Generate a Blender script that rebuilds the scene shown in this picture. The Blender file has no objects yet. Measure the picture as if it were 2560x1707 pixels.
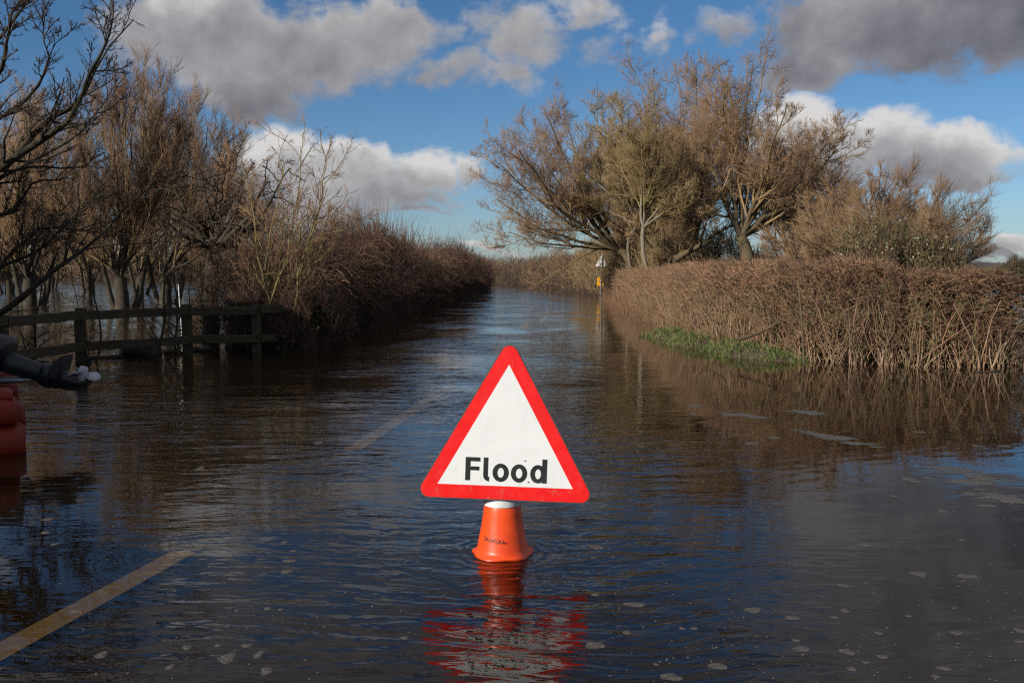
import bpy, math, random
import numpy as np
from mathutils import Vector, Matrix

# ------------------------------------------------------------------ camera, sky, sun, exposure
S = bpy.context.scene
COL = S.collection
rad = math.radians
F, H, HOR = 2400.0, 1.156, 680.0
PITCH = math.atan((853.5 - HOR) / F)
cam = bpy.data.cameras.new('camera'); cam_ob = bpy.data.objects.new('camera', cam); COL.objects.link(cam_ob)
cam.sensor_width = 36; cam.lens = 36 * F / 2560; cam.clip_start = .05; cam.clip_end = 6000
cam_ob.location = (0, 0, H); cam_ob.rotation_euler = (math.pi / 2 - PITCH, 0, 0)
S.camera = cam_ob
S.view_settings.view_transform = 'Standard'; S.view_settings.look = 'None'
S.view_settings.exposure = 0.0; S.view_settings.gamma = 1; S.view_settings.use_curve_mapping = False
S.cycles.use_denoising = False; S.cycles.sample_clamp_indirect = 4; S.cycles.filter_width = 1.25
S.cycles.max_bounces = 6; S.cycles.transparent_max_bounces = 10; S.cycles.caustics_reflective = False

SUN_AZ, SUN_EL = rad(228), rad(24)          # compass angle clockwise from +Y: behind the camera, to the left
sd = Vector((math.sin(SUN_AZ) * math.cos(SUN_EL), math.cos(SUN_AZ) * math.cos(SUN_EL), math.sin(SUN_EL)))
sun = bpy.data.lights.new('sun', 'SUN'); sun.energy = 5.0; sun.angle = rad(.6); sun.color = (1, .93, .82)
sun_ob = bpy.data.objects.new('sun', sun); COL.objects.link(sun_ob)
sun_ob.rotation_euler = sd.to_track_quat('Z', 'Y').to_euler()

W = bpy.data.worlds.new('World'); S.world = W; W.use_nodes = True
nt = W.node_tree; nt.nodes.clear()

class NG:
    """tiny node-graph helper"""
    def __init__(s, t): s.t = t
    def n(s, k, **kw):
        x = s.t.nodes.new(k)
        for a, b in kw.items(): setattr(x, a, b)
        return x
    def put(s, sock, v):
        if isinstance(v, bpy.types.NodeSocket): s.t.links.new(v, sock)
        elif v is not None: sock.default_value = v
    def m(s, op, a, b=None, c=None, clamp=False):
        x = s.n('ShaderNodeMath', operation=op, use_clamp=clamp)
        s.put(x.inputs[0], a); s.put(x.inputs[1], b); s.put(x.inputs[2], c)
        return x.outputs[0]
    def v(s, op, a, b=None):
        x = s.n('ShaderNodeVectorMath', operation=op); s.put(x.inputs[0], a)
        if b is not None: s.put(x.inputs[1], b)
        return x.outputs['Value'] if op in ('LENGTH', 'DOT_PRODUCT', 'DISTANCE') else x.outputs[0]
    def mapr(s, v, a, b, c=0, d=1, smooth=True):
        x = s.n('ShaderNodeMapRange', interpolation_type='SMOOTHSTEP' if smooth else 'LINEAR')
        for i, q in enumerate((v, a, b, c, d)): s.put(x.inputs[i], q)
        return x.outputs[0]
    def noise(s, vec, scale, detail=4, rough=.5, dist=0, lac=2):
        x = s.n('ShaderNodeTexNoise'); s.put(x.inputs['Vector'], vec); x.inputs['Scale'].default_value = scale
        x.inputs['Detail'].default_value = detail; x.inputs['Roughness'].default_value = rough
        x.inputs['Distortion'].default_value = dist; x.inputs['Lacunarity'].default_value = lac
        return x.outputs['Fac']
    def mix(s, f, a, b, mode='MIX'):
        x = s.n('ShaderNodeMix', data_type='RGBA', blend_type=mode)
        s.put(x.inputs['Factor'], f); s.put(x.inputs['A'], c4(a)); s.put(x.inputs['B'], c4(b))
        return x.outputs['Result']
    def comb(s, x_, y_, z_):
        x = s.n('ShaderNodeCombineXYZ'); s.put(x.inputs[0], x_); s.put(x.inputs[1], y_); s.put(x.inputs[2], z_)
        return x.outputs[0]
    def sep(s, v):
        x = s.n('ShaderNodeSeparateXYZ'); s.put(x.inputs[0], v); return x.outputs
def c4(c):
    return (*c, 1) if isinstance(c, tuple) and len(c) == 3 else c

def build_sky():
    g = NG(nt)
    sky = g.n('ShaderNodeTexSky', sky_type='NISHITA', sun_disc=False, sun_elevation=SUN_EL, sun_rotation=SUN_AZ,
              air_density=1.0, dust_density=.4, ozone_density=3.0, altitude=0)
    tc = g.n('ShaderNodeTexCoord').outputs['Generated']
    x, y, z = g.sep(tc)
    az = g.m('ARCTAN2', x, y); el = g.m('ARCSINE', z)
    p = g.comb(az, el, 0.0)
    # one polarised-looking deep winter blue, paler toward the horizon
    blue = g.mix(1.0, sky.outputs[0], (.41, .63, .81), 'MULTIPLY')
    hz = g.mapr(el, 0.0, .26, 1, 0)
    skyc = g.mix(hz, blue, g.mix(1.0, sky.outputs[0], (.60, .73, .94), 'MULTIPLY'))
    # cloud field in azimuth / elevation, warped so that borders billow
    def fbm(off, sc, det, ro=.55):
        return g.noise(g.v('ADD', p, off), sc, det, ro)
    w1 = fbm((3, 1, 0), 7, 3); w2 = fbm((9, 4, 2), 7, 3)
    w3 = fbm((1, 7, 5), 24, 4); w4 = fbm((5, 2, 8), 24, 4)
    wx = g.m('ADD', g.m('MULTIPLY', g.m('SUBTRACT', w1, .5), .11), g.m('MULTIPLY', g.m('SUBTRACT', w3, .5), .05))
    wy = g.m('ADD', g.m('MULTIPLY', g.m('SUBTRACT', w2, .5), .07), g.m('MULTIPLY', g.m('SUBTRACT', w4, .5), .035))
    q = g.v('ADD', p, g.comb(wx, wy, 0.0))
    # px, py, rx, ry, brightness, top-to-bottom contrast, weight
    B = [(560, 110, 250, 120, .56, .12, 1), (800, 130, 250, 120, .50, .14, 1), (650, 235, 170, 75, .40, .14, .95),
         (960, 85, 170, 85, .50, .15, .8), (480, 25, 90, 45, .95, .10, 1.1), (1110, 175, 150, 45, .48, .1, .62),
         (1290, 90, 170, 95, .58, .15, .62), (1440, 50, 110, 60, .60, .1, .60), (1210, 190, 140, 50, .60, .1, .5),
         (1630, 120, 70, 75, .60, .1, .60), (1800, 90, 110, 45, .55, .1, .45), (1500, 140, 140, 60, .5, 0, .42),
         (2200, 90, 240, 120, .44, .25, 1), (2480, 20, 300, 120, .30, .20, 1), (2050, 190, 120, 45, .38, .1, .7),
         (2350, -130, 420, 190, .40, .15, 1), (1980, -330, 200, 130, .45, .1, .8), (2500, -420, 420, 200, .5, .1, 1),
         (720, 405, 130, 80, .80, .30, 1), (860, 430, 120, 65, .76, .26, 1), (640, 450, 110, 60, .70, .3, .9),
         (1050, 430, 110, 60, .74, .24, .9), (1170, 418, 85, 48, .70, .2, .72), (980, 500, 190, 36, .52, .15, .65),
         (800, 520, 180, 50, .52, .1, .7), (1040, 540, 110, 14, .40, 0, .45),
         (1990, 345, 120, 80, .84, .25, 1), (2190, 375, 150, 70, .78, .26, 1), (2370, 385, 130, 62, .76, .26, 1),
         (2300, 440, 170, 40, .50, .2, .95), (2060, 440, 180, 50, .58, .2, .9),
         (1230, 634, 80, 13, .75, .1, .75), (1330, 642, 70, 10, .62, .1, .6), (2540, 610, 60, 26, .70, .2, .9),
         (2520, 650, 160, 18, .40, 0, .7), (430, -250, 300, 130, .42, .1, .9), (0, -60, 120, 60, .5, 0, .3),
         (1050, -330, 420, 120, .42, .1, .85), (380, -560, 600, 170, .42, .1, .9), (1500, -620, 600, 150, .42, .1, .9), (-300, 300, 260, 120, .6, .2, .9), (2950, 250, 260, 110, .6, .25, .9)]
    num = den = best = None
    for (px, py, rx, ry, br, gr, w) in B:
        a0 = math.atan((px - 1280) / F); e0 = math.atan((HOR - py) / F * math.cos(a0))
        d = g.v('MULTIPLY', g.v('SUBTRACT', q, (a0, e0, 0)), (F / rx, F / ry, 0))
        ln = g.v('LENGTH', d)
        k = g.m('MULTIPLY', g.m('SUBTRACT', 1.35, ln, clamp=True), w)
        k2 = g.m('MULTIPLY', k, k)
        lv = g.sep(d)[1]
        sh = g.m('MULTIPLY_ADD', lv, gr, br)
        a = g.m('MULTIPLY', k2, sh)
        num = a if num is None else g.m('ADD', num, a)
        den = k2 if den is None else g.m('ADD', den, k2)
        best = k if best is None else g.m('MAXIMUM', best, k)
    # away from the frame the same broken cumulus goes on
    out = g.mapr(g.m('ABSOLUTE', az), .62, .95)
    out = g.m('MAXIMUM', out, g.mapr(el, .30, .44))
    gen = g.m('MULTIPLY', g.mapr(fbm((2, 2, 2), 3.2, 5), .38, .60, 0, 1.0), out)
    gen2 = g.m('MULTIPLY', gen, gen)
    num = g.m('ADD', num, g.m('MULTIPLY', gen2, .55)); den = g.m('ADD', den, gen2); best = g.m('MAXIMUM', best, gen)
    shade = g.m('DIVIDE', num, g.m('ADD', den, .0001))
    n1 = fbm((0, 0, 0), 8, 7, .55)
    n2 = fbm((.012, -.020, 0), 8, 7, .55)         # the same field a little toward the sun: lit and shaded billows
    n3 = g.noise(g.v('MULTIPLY', p, (1, 1.8, 1)), 30, 7, .6)
    dens = g.m('ADD', best, g.m('MULTIPLY', g.m('SUBTRACT', n1, .5), 1.5))
    dens = g.m('ADD', dens, g.m('MULTIPLY', g.m('SUBTRACT', n3, .5), .75))
    n4 = g.noise(p, 75, 5, .6)
    dens = g.m('ADD', dens, g.m('MULTIPLY', g.m('SUBTRACT', n4, .5), .28))
    alpha = g.mapr(dens, .16, .66)
    rim = g.mapr(dens, .3, 1.1, .14, -.03)         # thin borders let more light through
    rel = g.m('MULTIPLY', g.m('SUBTRACT', n1, n2), 1.15)
    sh = g.m('ADD', g.m('ADD', shade, rel), rim)
    sh = g.m('ADD', sh, g.m('MULTIPLY', g.m('SUBTRACT', n3, .5), .10), clamp=True)
    ramp = g.n('ShaderNodeValToRGB'); g.put(ramp.inputs[0], sh)
    r = ramp.color_ramp; r.elements[0].position = .12; r.elements[0].color = (.13, .132, .155, 1)
    r.elements[1].position = .95; r.elements[1].color = (.86, .84, .82, 1)
    e = r.elements.new(.42); e.color = (.29, .282, .31, 1)
    e = r.elements.new(.70); e.color = (.50, .49, .50, 1)
    bgs = g.n('ShaderNodeBackground'); g.put(bgs.inputs[0], skyc); bgs.inputs[1].default_value = .10
    bgc = g.n('ShaderNodeBackground'); g.put(bgc.inputs[0], ramp.outputs[0]); bgc.inputs[1].default_value = .80
    mx = g.n('ShaderNodeMixShader'); g.put(mx.inputs[0], g.m('MULTIPLY', alpha, .97))
    nt.links.new(bgs.outputs[0], mx.inputs[1]); nt.links.new(bgc.outputs[0], mx.inputs[2])
    o = g.n('ShaderNodeOutputWorld'); nt.links.new(mx.outputs[0], o.inputs[0])
    W.cycles.sampling_method = 'MANUAL'; W.cycles.sample_map_resolution = 512
build_sky()

# ------------------------------------------------------------------ helpers
rng = np.random.default_rng(7)
def ray(px, py):
    c, s = math.cos(PITCH), math.sin(PITCH)
    x, u = (px - 1280) / F, (853.5 - py) / F
    return Vector((x, c + u * s, -s + u * c))
def at(px, py, d):
    """the point seen at a photograph pixel, at depth d metres in front of the viewpoint"""
    r = ray(px, py); return np.array(r * (d / r.y) + Vector((0, 0, H)))
def gp(px, py, z=0.0):
    r = ray(px, py); return np.array(r * ((z - H) / r.z) + Vector((0, 0, H)))

def mesh(name, V, faces_list, mats, parent=None, mi=None, smooth=True, loc=None):
    """faces_list: list of (n,k) int arrays, mi: material index per array"""
    me = bpy.data.meshes.new(name)
    V = np.asarray(V, dtype=np.float32)
    me.vertices.add(len(V)); me.vertices.foreach_set('co', V.ravel())
    tot = [np.full(len(f), f.shape[1], dtype=np.int32) for f in faces_list]
    idx = np.concatenate([f.ravel() for f in faces_list]).astype(np.int32)
    tot = np.concatenate(tot)
    me.loops.add(len(idx)); me.loops.foreach_set('vertex_index', idx)
    me.polygons.add(len(tot))
    st = np.concatenate([[0], np.cumsum(tot)[:-1]]).astype(np.int32)
    me.polygons.foreach_set('loop_start', st)
    if mi is not None:
        m = np.concatenate([np.broadcast_to(np.asarray(a, dtype=np.int32), (len(f),)) for f, a in zip(faces_list, mi)])
        me.polygons.foreach_set('material_index', m)
    me.polygons.foreach_set('use_smooth', np.full(len(tot), smooth))
    me.update(calc_edges=True); me.validate()
    for m in (mats if isinstance(mats, (list, tuple)) else [mats]): me.materials.append(m)
    o = bpy.data.objects.new(name, me); COL.objects.link(o)
    if parent: o.parent = parent
    if loc is not None: o.location = loc
    return o
def pydata(name, V, Fc, mat, parent=None, smooth=False, loc=None):
    me = bpy.data.meshes.new(name); me.from_pydata([tuple(map(float, v)) for v in V], [], [tuple(f) for f in Fc])
    me.update()
    for p in me.polygons: p.use_smooth = smooth
    for m in (mat if isinstance(mat, (list, tuple)) else [mat]): me.materials.append(m)
    o = bpy.data.objects.new(name, me); COL.objects.link(o)
    if parent: o.parent = parent
    if loc is not None: o.location = loc
    return o
def tag(o, label=None, cat=None, group=None, kind=None):
    if label: o['label'] = label
    if cat: o['category'] = cat
    if group: o['group'] = group
    if kind: o['kind'] = kind
    return o
def empty(name, loc, label, cat, group=None, rz=0):
    o = bpy.data.objects.new(name, None); COL.objects.link(o); o.empty_display_size = .1
    o.location = tuple(map(float, loc)); o.rotation_euler = (0, 0, rz)
    return tag(o, label, cat, group)
def nrm(a): return a / (np.linalg.norm(a, axis=-1, keepdims=True) + 1e-9)

def tubes(P, R, sides):
    """P (N,K,3) R (N,K) -> verts, quads"""
    N, K, _ = P.shape
    T = np.empty_like(P); T[:, 1:-1] = P[:, 2:] - P[:, :-2]; T[:, 0] = P[:, 1] - P[:, 0]; T[:, -1] = P[:, -1] - P[:, -2]
    T = nrm(T)
    ref = np.where(np.abs(T[:, :1, 2:3]) > .8, np.array([1., 0, 0]), np.array([0, 0, 1.]))
    U = nrm(np.cross(T, np.broadcast_to(ref, T.shape))); Vv = np.cross(T, U)
    a = np.arange(sides) * 2 * math.pi / sides
    ring = U[:, :, None] * np.cos(a)[None, None, :, None] + Vv[:, :, None] * np.sin(a)[None, None, :, None]
    verts = (P[:, :, None] + ring * R[:, :, None, None]).reshape(-1, 3)
    b = (np.arange(N) * K * sides)[:, None, None] + (np.arange(K - 1) * sides)[None, :, None]
    i = np.arange(sides)[None, None, :]; j = (i + 1) % sides
    q = np.stack([b + i, b + j, b + j + sides, b + i + sides], -1).reshape(-1, 4)
    return verts, q
def spikes(P, R, sides=3):
    """like tubes(), but each path runs out to a single tip vertex; returns verts, quads, tris"""
    N, K, _ = P.shape
    v, q = tubes(P, R, sides)
    v = v.reshape(N, K, sides, 3)
    keep = v[:, :-1].reshape(N, -1, 3); V = np.concatenate([keep, P[:, -1:]], 1)
    per = (K - 1) * sides + 1
    b = (np.arange(N) * per)[:, None]
    i = np.arange(sides)[None]; j = (i + 1) % sides
    last = b + (K - 2) * sides
    tri = np.stack([last + i, last + j, np.broadcast_to(b + per - 1, (N, sides))], -1).reshape(-1, 3)
    if K > 2:
        bb = b[:, :, None] + (np.arange(K - 2) * sides)[None, :, None]; ii = i[None]; jj = j[None]
        quad = np.stack([bb + ii, bb + jj, bb + jj + sides, bb + ii + sides], -1).reshape(-1, 4)
    else: quad = np.zeros((0, 4), int)
    return V.reshape(-1, 3), quad, tri
class Geo:
    def __init__(s): s.V = []; s.Fc = []; s.M = []; s.n = 0
    def add(s, V, Fc, mi=0):
        if len(V) == 0: return s
        s.V.append(V); s.Fc.append(Fc + s.n); s.M.append(mi); s.n += len(V); return s
    def tube(s, P, R, sides=5, mi=0):
        return s.add(*tubes(np.asarray(P, float), np.asarray(R, float), sides), mi)
    def spike(s, P, R, mi=0, sides=3):
        V, q, t = spikes(np.asarray(P, float), np.asarray(R, float), sides)
        if len(V) == 0: return s
        s.V.append(V)
        for f in (q, t):
            if len(f): s.Fc.append(f + s.n); s.M.append(mi)
        s.n += len(V); return s
    def build(s, name, mats, parent=None, origin=None, smooth=True):
        V = np.concatenate(s.V)
        if origin is not None: V = V - np.asarray(origin)
        return mesh(name, V, s.Fc, mats, parent, s.M, smooth)
def spline(pts, K):
    """catmull-rom resample of control points to K points"""
    p = np.asarray(pts, float); n = len(p)
    if n == 2: return p[0] + (p[1] - p[0]) * np.linspace(0, 1, K)[:, None]
    e = np.vstack([2 * p[0] - p[1], p, 2 * p[-1] - p[-2]])
    t = np.linspace(0, n - 1 - 1e-6, K); i = t.astype(int); f = (t - i)[:, None]
    a, b, c, d = e[i], e[i + 1], e[i + 2], e[i + 3]
    return .5 * (2 * b + (c - a) * f + (2 * a - 5 * b + 4 * c - d) * f ** 2 + (3 * b - a - 3 * c + d) * f ** 3)

def grow(P, R, n, K, trange, lf, ang, trop, wig, rf, rmin, r, labs=None):
    """children on every path of P: n each"""
    N, Kp, _ = P.shape
    pi = np.repeat(np.arange(N), n); M = len(pi)
    plen = np.linalg.norm(P[:, 1:] - P[:, :-1], axis=-1).sum(1)
    tt = r.uniform(trange[0], trange[1], M); f = tt * (Kp - 1); i = np.minimum(f.astype(int), Kp - 2); fr = (f - i)[:, None]
    pos = P[pi, i] * (1 - fr) + P[pi, i + 1] * fr
    tan = nrm(P[pi, i + 1] - P[pi, i])
    rr = R[pi, i] * (1 - fr[:, 0]) + R[pi, i + 1] * fr[:, 0]
    rnd = r.normal(size=(M, 3)); perp = nrm(rnd - tan * (rnd * tan).sum(1, keepdims=True))
    a = r.uniform(ang[0], ang[1], M)[:, None]
    d = tan * np.cos(a) + perp * np.sin(a)
    L = (labs if labs is not None else plen[pi]) * lf * (1.15 - .6 * tt) * r.uniform(.6, 1.25, M)
    out = np.empty((M, K, 3)); out[:, 0] = pos
    st = (L / (K - 1))[:, None]
    for k in range(1, K):
        d = nrm(d + np.asarray(trop) + r.normal(size=(M, 3)) * wig)
        out[:, k] = out[:, k - 1] + d * st
    r0 = np.minimum(np.maximum(rr * rf, rmin), np.maximum(rr * .95, rmin))
    taper = np.linspace(1, .35, K)
    return out, np.maximum(r0[:, None] * taper, rmin * .8)

# ------------------------------------------------------------------ materials
def mat(name, col, col2=None, scale=8, rough=.7, bump=0, detail=4, spec=.3, bscale=None, metal=0, sx=(1, 1, 1)):
    m = bpy.data.materials.new(name); m.use_nodes = True; t = m.node_tree; g = NG(t)
    b = t.nodes['Principled BSDF']; b.inputs['Roughness'].default_value = rough
    b.inputs['Specular IOR Level'].default_value = spec; b.inputs['Metallic'].default_value = metal
    co = g.n('ShaderNodeTexCoord').outputs['Object']
    if sx != (1, 1, 1): co = g.v('MULTIPLY', co, sx)
    if col2 is None: col2 = tuple(c * .7 for c in col)
    f = g.mapr(g.noise(co, scale, detail, .6), .3, .7)
    g.put(b.inputs['Base Color'], g.mix(f, col, col2))
    if bump:
        bn = g.n('ShaderNodeBump'); bn.inputs['Distance'].default_value = bump
        g.put(bn.inputs['Height'], g.noise(co, bscale or scale * 3, 5, .6)); g.put(b.inputs['Normal'], bn.outputs[0])
    return m
M = {}
M['bark_dark'] = mat('bark_dark', (.038, .031, .023), (.068, .056, .036), 6, .9, .004)
M['twig_dark'] = mat('twig_dark', (.055, .042, .032), (.09, .065, .045), 5, .85)
M['bark_willow'] = mat('bark_willow', (.085, .063, .04), (.14, .108, .055), 3, .9, .006)
M['bark_pale'] = mat('bark_pale', (.25, .21, .155), (.17, .14, .095), 4, .85, .004)
M['bark_lichen'] = mat('bark_lichen', (.27, .22, .08), (.17, .135, .075), 2.2, .9, .004)
M['twig_willow'] = mat('twig_willow', (.31, .22, .11), (.23, .15, .075), 1.2, .8)
M['twig_red'] = mat('twig_red', (.22, .125, .078), (.29, .185, .105), .8, .8)
M['twig_brown'] = mat('twig_brown', (.16, .086, .058), (.10, .06, .04), 1.5, .85)
M['twig_bramble'] = mat('twig_bramble', (.075, .042, .036), (.045, .03, .024), 1.5, .85)
M['twig_tan'] = mat('twig_tan', (.36, .205, .12), (.17, .098, .06), 1.6, .8)
M['stick_pale'] = mat('stick_pale', (.42, .30, .20), (.27, .18, .12), 2, .8)
M['stick_olive'] = mat('stick_olive', (.24, .2, .09), (.17, .13, .07), 3, .85)
M['core'] = mat('hedge_core_dark', (.035, .024, .017), (.06, .04, .027), 9, .95, .03)  # dark filler inside hedges: the shade between twigs is put into its colour
M['leaf_bramble'] = mat('leaf_bramble', (.045, .06, .028), (.09, .055, .035), 3, .55)
M['leaf_pale'] = mat('leaf_pale', (.36, .36, .26), (.22, .22, .14), 4, .7)
M['leaf_dark'] = mat('leaf_dark', (.035, .055, .022), (.06, .075, .03), 4, .5)
M['grass'] = mat('grass', (.06, .115, .022), (.10, .135, .035), 3, .6)
M['grass_dry'] = mat('grass_dry', (.33, .25, .13), (.22, .16, .08), 3, .8)
M['mud'] = mat('mud', (.10, .075, .045), (.065, .05, .032), 2, .9, .02)
M['field'] = mat('field', (.115, .085, .05), (.15, .105, .06), .02, .95)
M['asphalt'] = mat('asphalt', (.030, .024, .018), (.046, .036, .026), 9, .85, .004)
M['line'] = mat('line_paint', (.92, .76, .47), (.78, .63, .36), 12, .8)
M['timber'] = mat('timber', (.085, .075, .045), (.055, .045, .03), 6, .9, .004, sx=(1, 1, 4))
M['log'] = mat('wet_log', (.03, .022, .016), (.055, .038, .025), 6, .6, .006)
M['pole_white'] = mat('pole_white', (.62, .62, .60), (.5, .5, .48), 8, .5)
M['steel'] = mat('steel', (.36, .37, .38), (.27, .28, .28), 20, .45, metal=.6)
M['alu'] = mat('sign_back', (.74, .75, .74), (.62, .63, .62), 6, .6)
M['yellow'] = mat('yellow', (.85, .42, .01), (.75, .36, .01), 5, .5)
M['black_plastic'] = mat('black_plastic', (.013, .014, .018), (.022, .023, .026), 12, .38, spec=.5)
M['prop'] = mat('propeller_white', (.55, .55, .58), (.42, .42, .46), 9, .4)
M['boat'] = mat('boat_orange', (.24, .026, .010), (.18, .02, .008), 2.5, .5, .002)
M['boat_dark'] = mat('boat_well', (.05, .05, .055), (.08, .08, .08), 5, .6)
M['ridge_field'] = mat('ridge_field', (.20, .125, .085), (.14, .10, .07), .01, .95)
M['ridge_wood'] = mat('ridge_wood', (.05, .058, .075), (.075, .075, .085), .05, .95)
M['black'] = mat('letter_black', (.012, .012, .014), (.025, .025, .027), 10, .45, spec=.5)

# ------------------------------------------------------------------ ground, road, water
def build_ground():
    xs = np.unique(np.concatenate([np.linspace(-2500, -200, 24), np.linspace(-200, 200, 81), np.linspace(200, 2500, 24)]))
    ys = np.unique(np.concatenate([np.linspace(-400, -20, 12), np.linspace(-20, 200, 56), np.linspace(200, 3000, 40)]))
    X, Y = np.meshgrid(xs, ys)
    far = np.clip((np.hypot(X, Y) - 170) / 160, 0, 1)
    Z = -.55 + 1.1 * far * far * (3 - 2 * far)
    n, m = X.shape
    V = np.stack([X, Y, Z], -1).reshape(-1, 3)
    i = np.arange((n - 1) * m).reshape(n - 1, m)[:, :-1]
    Q = np.stack([i, i + 1, i + m + 1, i + m], -1).reshape(-1, 4)
    tag(mesh('ground', V, [Q], M['field']), kind='structure')
build_ground()
# road: bends to the left far ahead, side road opens to the right in front of the hedge
L_E = [(-5.2, -8), (-4.3, 0), (-4.0, 8), (-3.6, 14), (-2.9, 22), (-2.4, 32), (-1.9, 46), (-1.7, 62), (-4.5, 78), (-14, 96)]
R_E = [(5.6, -8), (4.6, 0), (9.5, 8), (3.2, 16), (2.9, 22), (3.3, 32), (3.9, 46), (3.7, 60), (1.8, 76), (-8, 100)]
V = []; Fc = []
a = spline([(*p, 0) for p in L_E], 60); b = spline([(*p, 0) for p in R_E], 60)
b[:, 0] = np.maximum(b[:, 0], a[:, 0] + 5.4)
for i in range(60):
    for k in range(7):
        t = k / 6; p = a[i] * (1 - t) + b[i] * t
        V.append((p[0], p[1], -.22 - .05 * abs(t - .5)))
        if i < 59 and k < 6: j = i * 7 + k; Fc.append((j, j + 1, j + 8, j + 7))
tag(pydata('road', V, Fc, M['asphalt'], smooth=True), kind='structure')
pydata_side = [(3.8, 4.2, -.245), (30, 2.5, -.245), (30, 9.5, -.245), (3.8, 11, -.245)]
tag(pydata('side_road', pydata_side, [(0, 1, 2, 3)], M['asphalt']), kind='structure')
def dash(p0, p1, w):
    p0, p1 = np.array(p0[:2]), np.array(p1[:2]); d = nrm(p1 - p0); n = np.array([-d[1], d[0]]) * w / 2
    V = []; Fc = []; K = 14
    for i in range(K + 1):
        c = p0 + (p1 - p0) * i / K; j1, j2 = rng.normal(0, .002, 2)
        V += [(*(c - n * (1 + j1)), -.205), (*(c + n * (1 + j2)), -.205)]
        if i < K: Fc.append((2 * i, 2 * i + 2, 2 * i + 3, 2 * i + 1))
    o = tag(pydata('centre_line', V, Fc, M['line']), kind='structure')
dash(gp(-90, 1672, -.2), gp(462, 1374, -.2), .125)
dash(gp(880, 1122, -.2), gp(1135, 958, -.2), .14)
dash(gp(1190, 925, -.2), gp(1262, 880, -.2), .12)

def water_material():
    m = bpy.data.materials.new('flood_water'); m.use_nodes = True; t = m.node_tree; t.nodes.clear(); g = NG(t)
    co = g.n('ShaderNodeTexCoord').outputs['Object']; x, y, z = g.sep(co)
    # calm water to the right beside the hedge and in the near left corner; wind ripples down the middle of the road
    calm_r = g.mapr(g.m('ADD', x, g.m('MULTIPLY', g.noise(co, .8, 3), .9)), .8, 2.5, 1, .05)
    nearr = g.mapr(y, 16, 40, 0, 1)
    calm_r = g.m('MAXIMUM', calm_r, nearr)
    calm_l = g.m('MAXIMUM', g.mapr(g.m('ADD', x, g.m('MULTIPLY', y, .1)), -1.5, -.5, .22, 1), g.mapr(y, 5.2, 7.5, .0, 1))
    patch = g.mapr(g.noise(co, .45, 3, .5), .38, .62, .22, 1.3)
    amp = g.m('MULTIPLY', g.m('MULTIPLY', calm_r, calm_l), patch)
    wob = g.m('MULTIPLY', g.noise(co, .5, 2), 1.3)
    cy = g.comb(g.m('ADD', x, g.m('MULTIPLY', y, .25)), g.m('ADD', y, g.m('MULTIPLY', wob, .6)), 0.0)
    a = g.noise(g.v('MULTIPLY', cy, (1.3, 4.6, 1)), 1.5, 2, .45, .4)
    b = g.noise(g.v('MULTIPLY', cy, (3.2, 8.5, 1)), 2.2, 2, .45, .5)
    c = g.noise(g.v('MULTIPLY', co, (1, 1.6, 1)), 1.8, 3, .5)
    h = g.m('ADD', g.m('MULTIPLY', a, .013), g.m('MULTIPLY', b, .0048))
    h = g.m('MULTIPLY', h, amp)
    h = g.m('ADD', h, g.m('MULTIPLY', c, .0022))
    # swell running in from lower left to upper right on the calm side
    wv = g.n('ShaderNodeTexWave', wave_type='BANDS', bands_direction='X', wave_profile='SIN')
    rot = g.n('ShaderNodeVectorRotate', rotation_type='Z_AXIS'); g.put(rot.inputs['Vector'], co); rot.inputs['Angle'].default_value = rad(62)
    g.put(wv.inputs['Vector'], rot.outputs[0]); wv.inputs['Scale'].default_value = 2.1
    wv.inputs['Distortion'].default_value = 5; wv.inputs['Detail'].default_value = 2; wv.inputs['Detail Scale'].default_value = .8
    wm = g.m('MULTIPLY', g.mapr(x, .8, 1.8), g.mapr(y, 5.5, 9, 1, 0))
    h = g.m('ADD', h, g.m('MULTIPLY', g.m('MULTIPLY', wv.outputs['Fac'], wm), .0002))
    # rings spreading from the cone
    dist = g.v('DISTANCE', co, (CONE[0], CONE[1], 0.0))
    ring = g.m('MULTIPLY', g.m('SINE', g.m('MULTIPLY', dist, 120)), g.mapr(dist, .12, .36, .0009, 0))
    h = g.m('ADD', h, ring)
    bn = g.n('ShaderNodeBump'); bn.inputs['Distance'].default_value = 1.0; g.put(bn.inputs['Height'], h)
    N = bn.outputs[0]
    fr = g.n('ShaderNodeFresnel'); fr.inputs[0].default_value = 1.33; g.put(fr.inputs['Normal'], N)
    gl = g.n('ShaderNodeBsdfGlossy'); gl.inputs['Roughness'].default_value = .006; gl.inputs['Color'].default_value = (1, 1, 1, 1); g.put(gl.inputs['Normal'], N)
    silt = g.mapr(g.noise(co, .35, 4, .55), .35, .65)
    df = g.n('ShaderNodeBsdfDiffuse'); g.put(df.inputs['Color'], g.mix(silt, (.040, .025, .013), (.055, .036, .020)))
    tr = g.n('ShaderNodeBsdfTransparent'); tr.inputs['Color'].default_value = (.94, .76, .46, 1)
    # the murk swallows more along a flatter line of sight
    lw = g.n('ShaderNodeLayerWeight'); lw.inputs[0].default_value = .5
    murk = g.mapr(lw.outputs['Facing'], .80, 1.0, .06, .80)
    m1 = g.n('ShaderNodeMixShader'); g.put(m1.inputs[0], murk); t.links.new(tr.outputs[0], m1.inputs[1]); t.links.new(df.outputs[0], m1.inputs[2])
    m2 = g.n('ShaderNodeMixShader'); g.put(m2.inputs[0], fr.outputs[0]); t.links.new(m1.outputs[0], m2.inputs[1]); t.links.new(gl.outputs[0], m2.inputs[2])
    o = g.n('ShaderNodeOutputMaterial'); t.links.new(m2.outputs[0], o.inputs[0])
    return m
CONE = gp(1256, 1382)
M['water'] = water_material()
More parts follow.
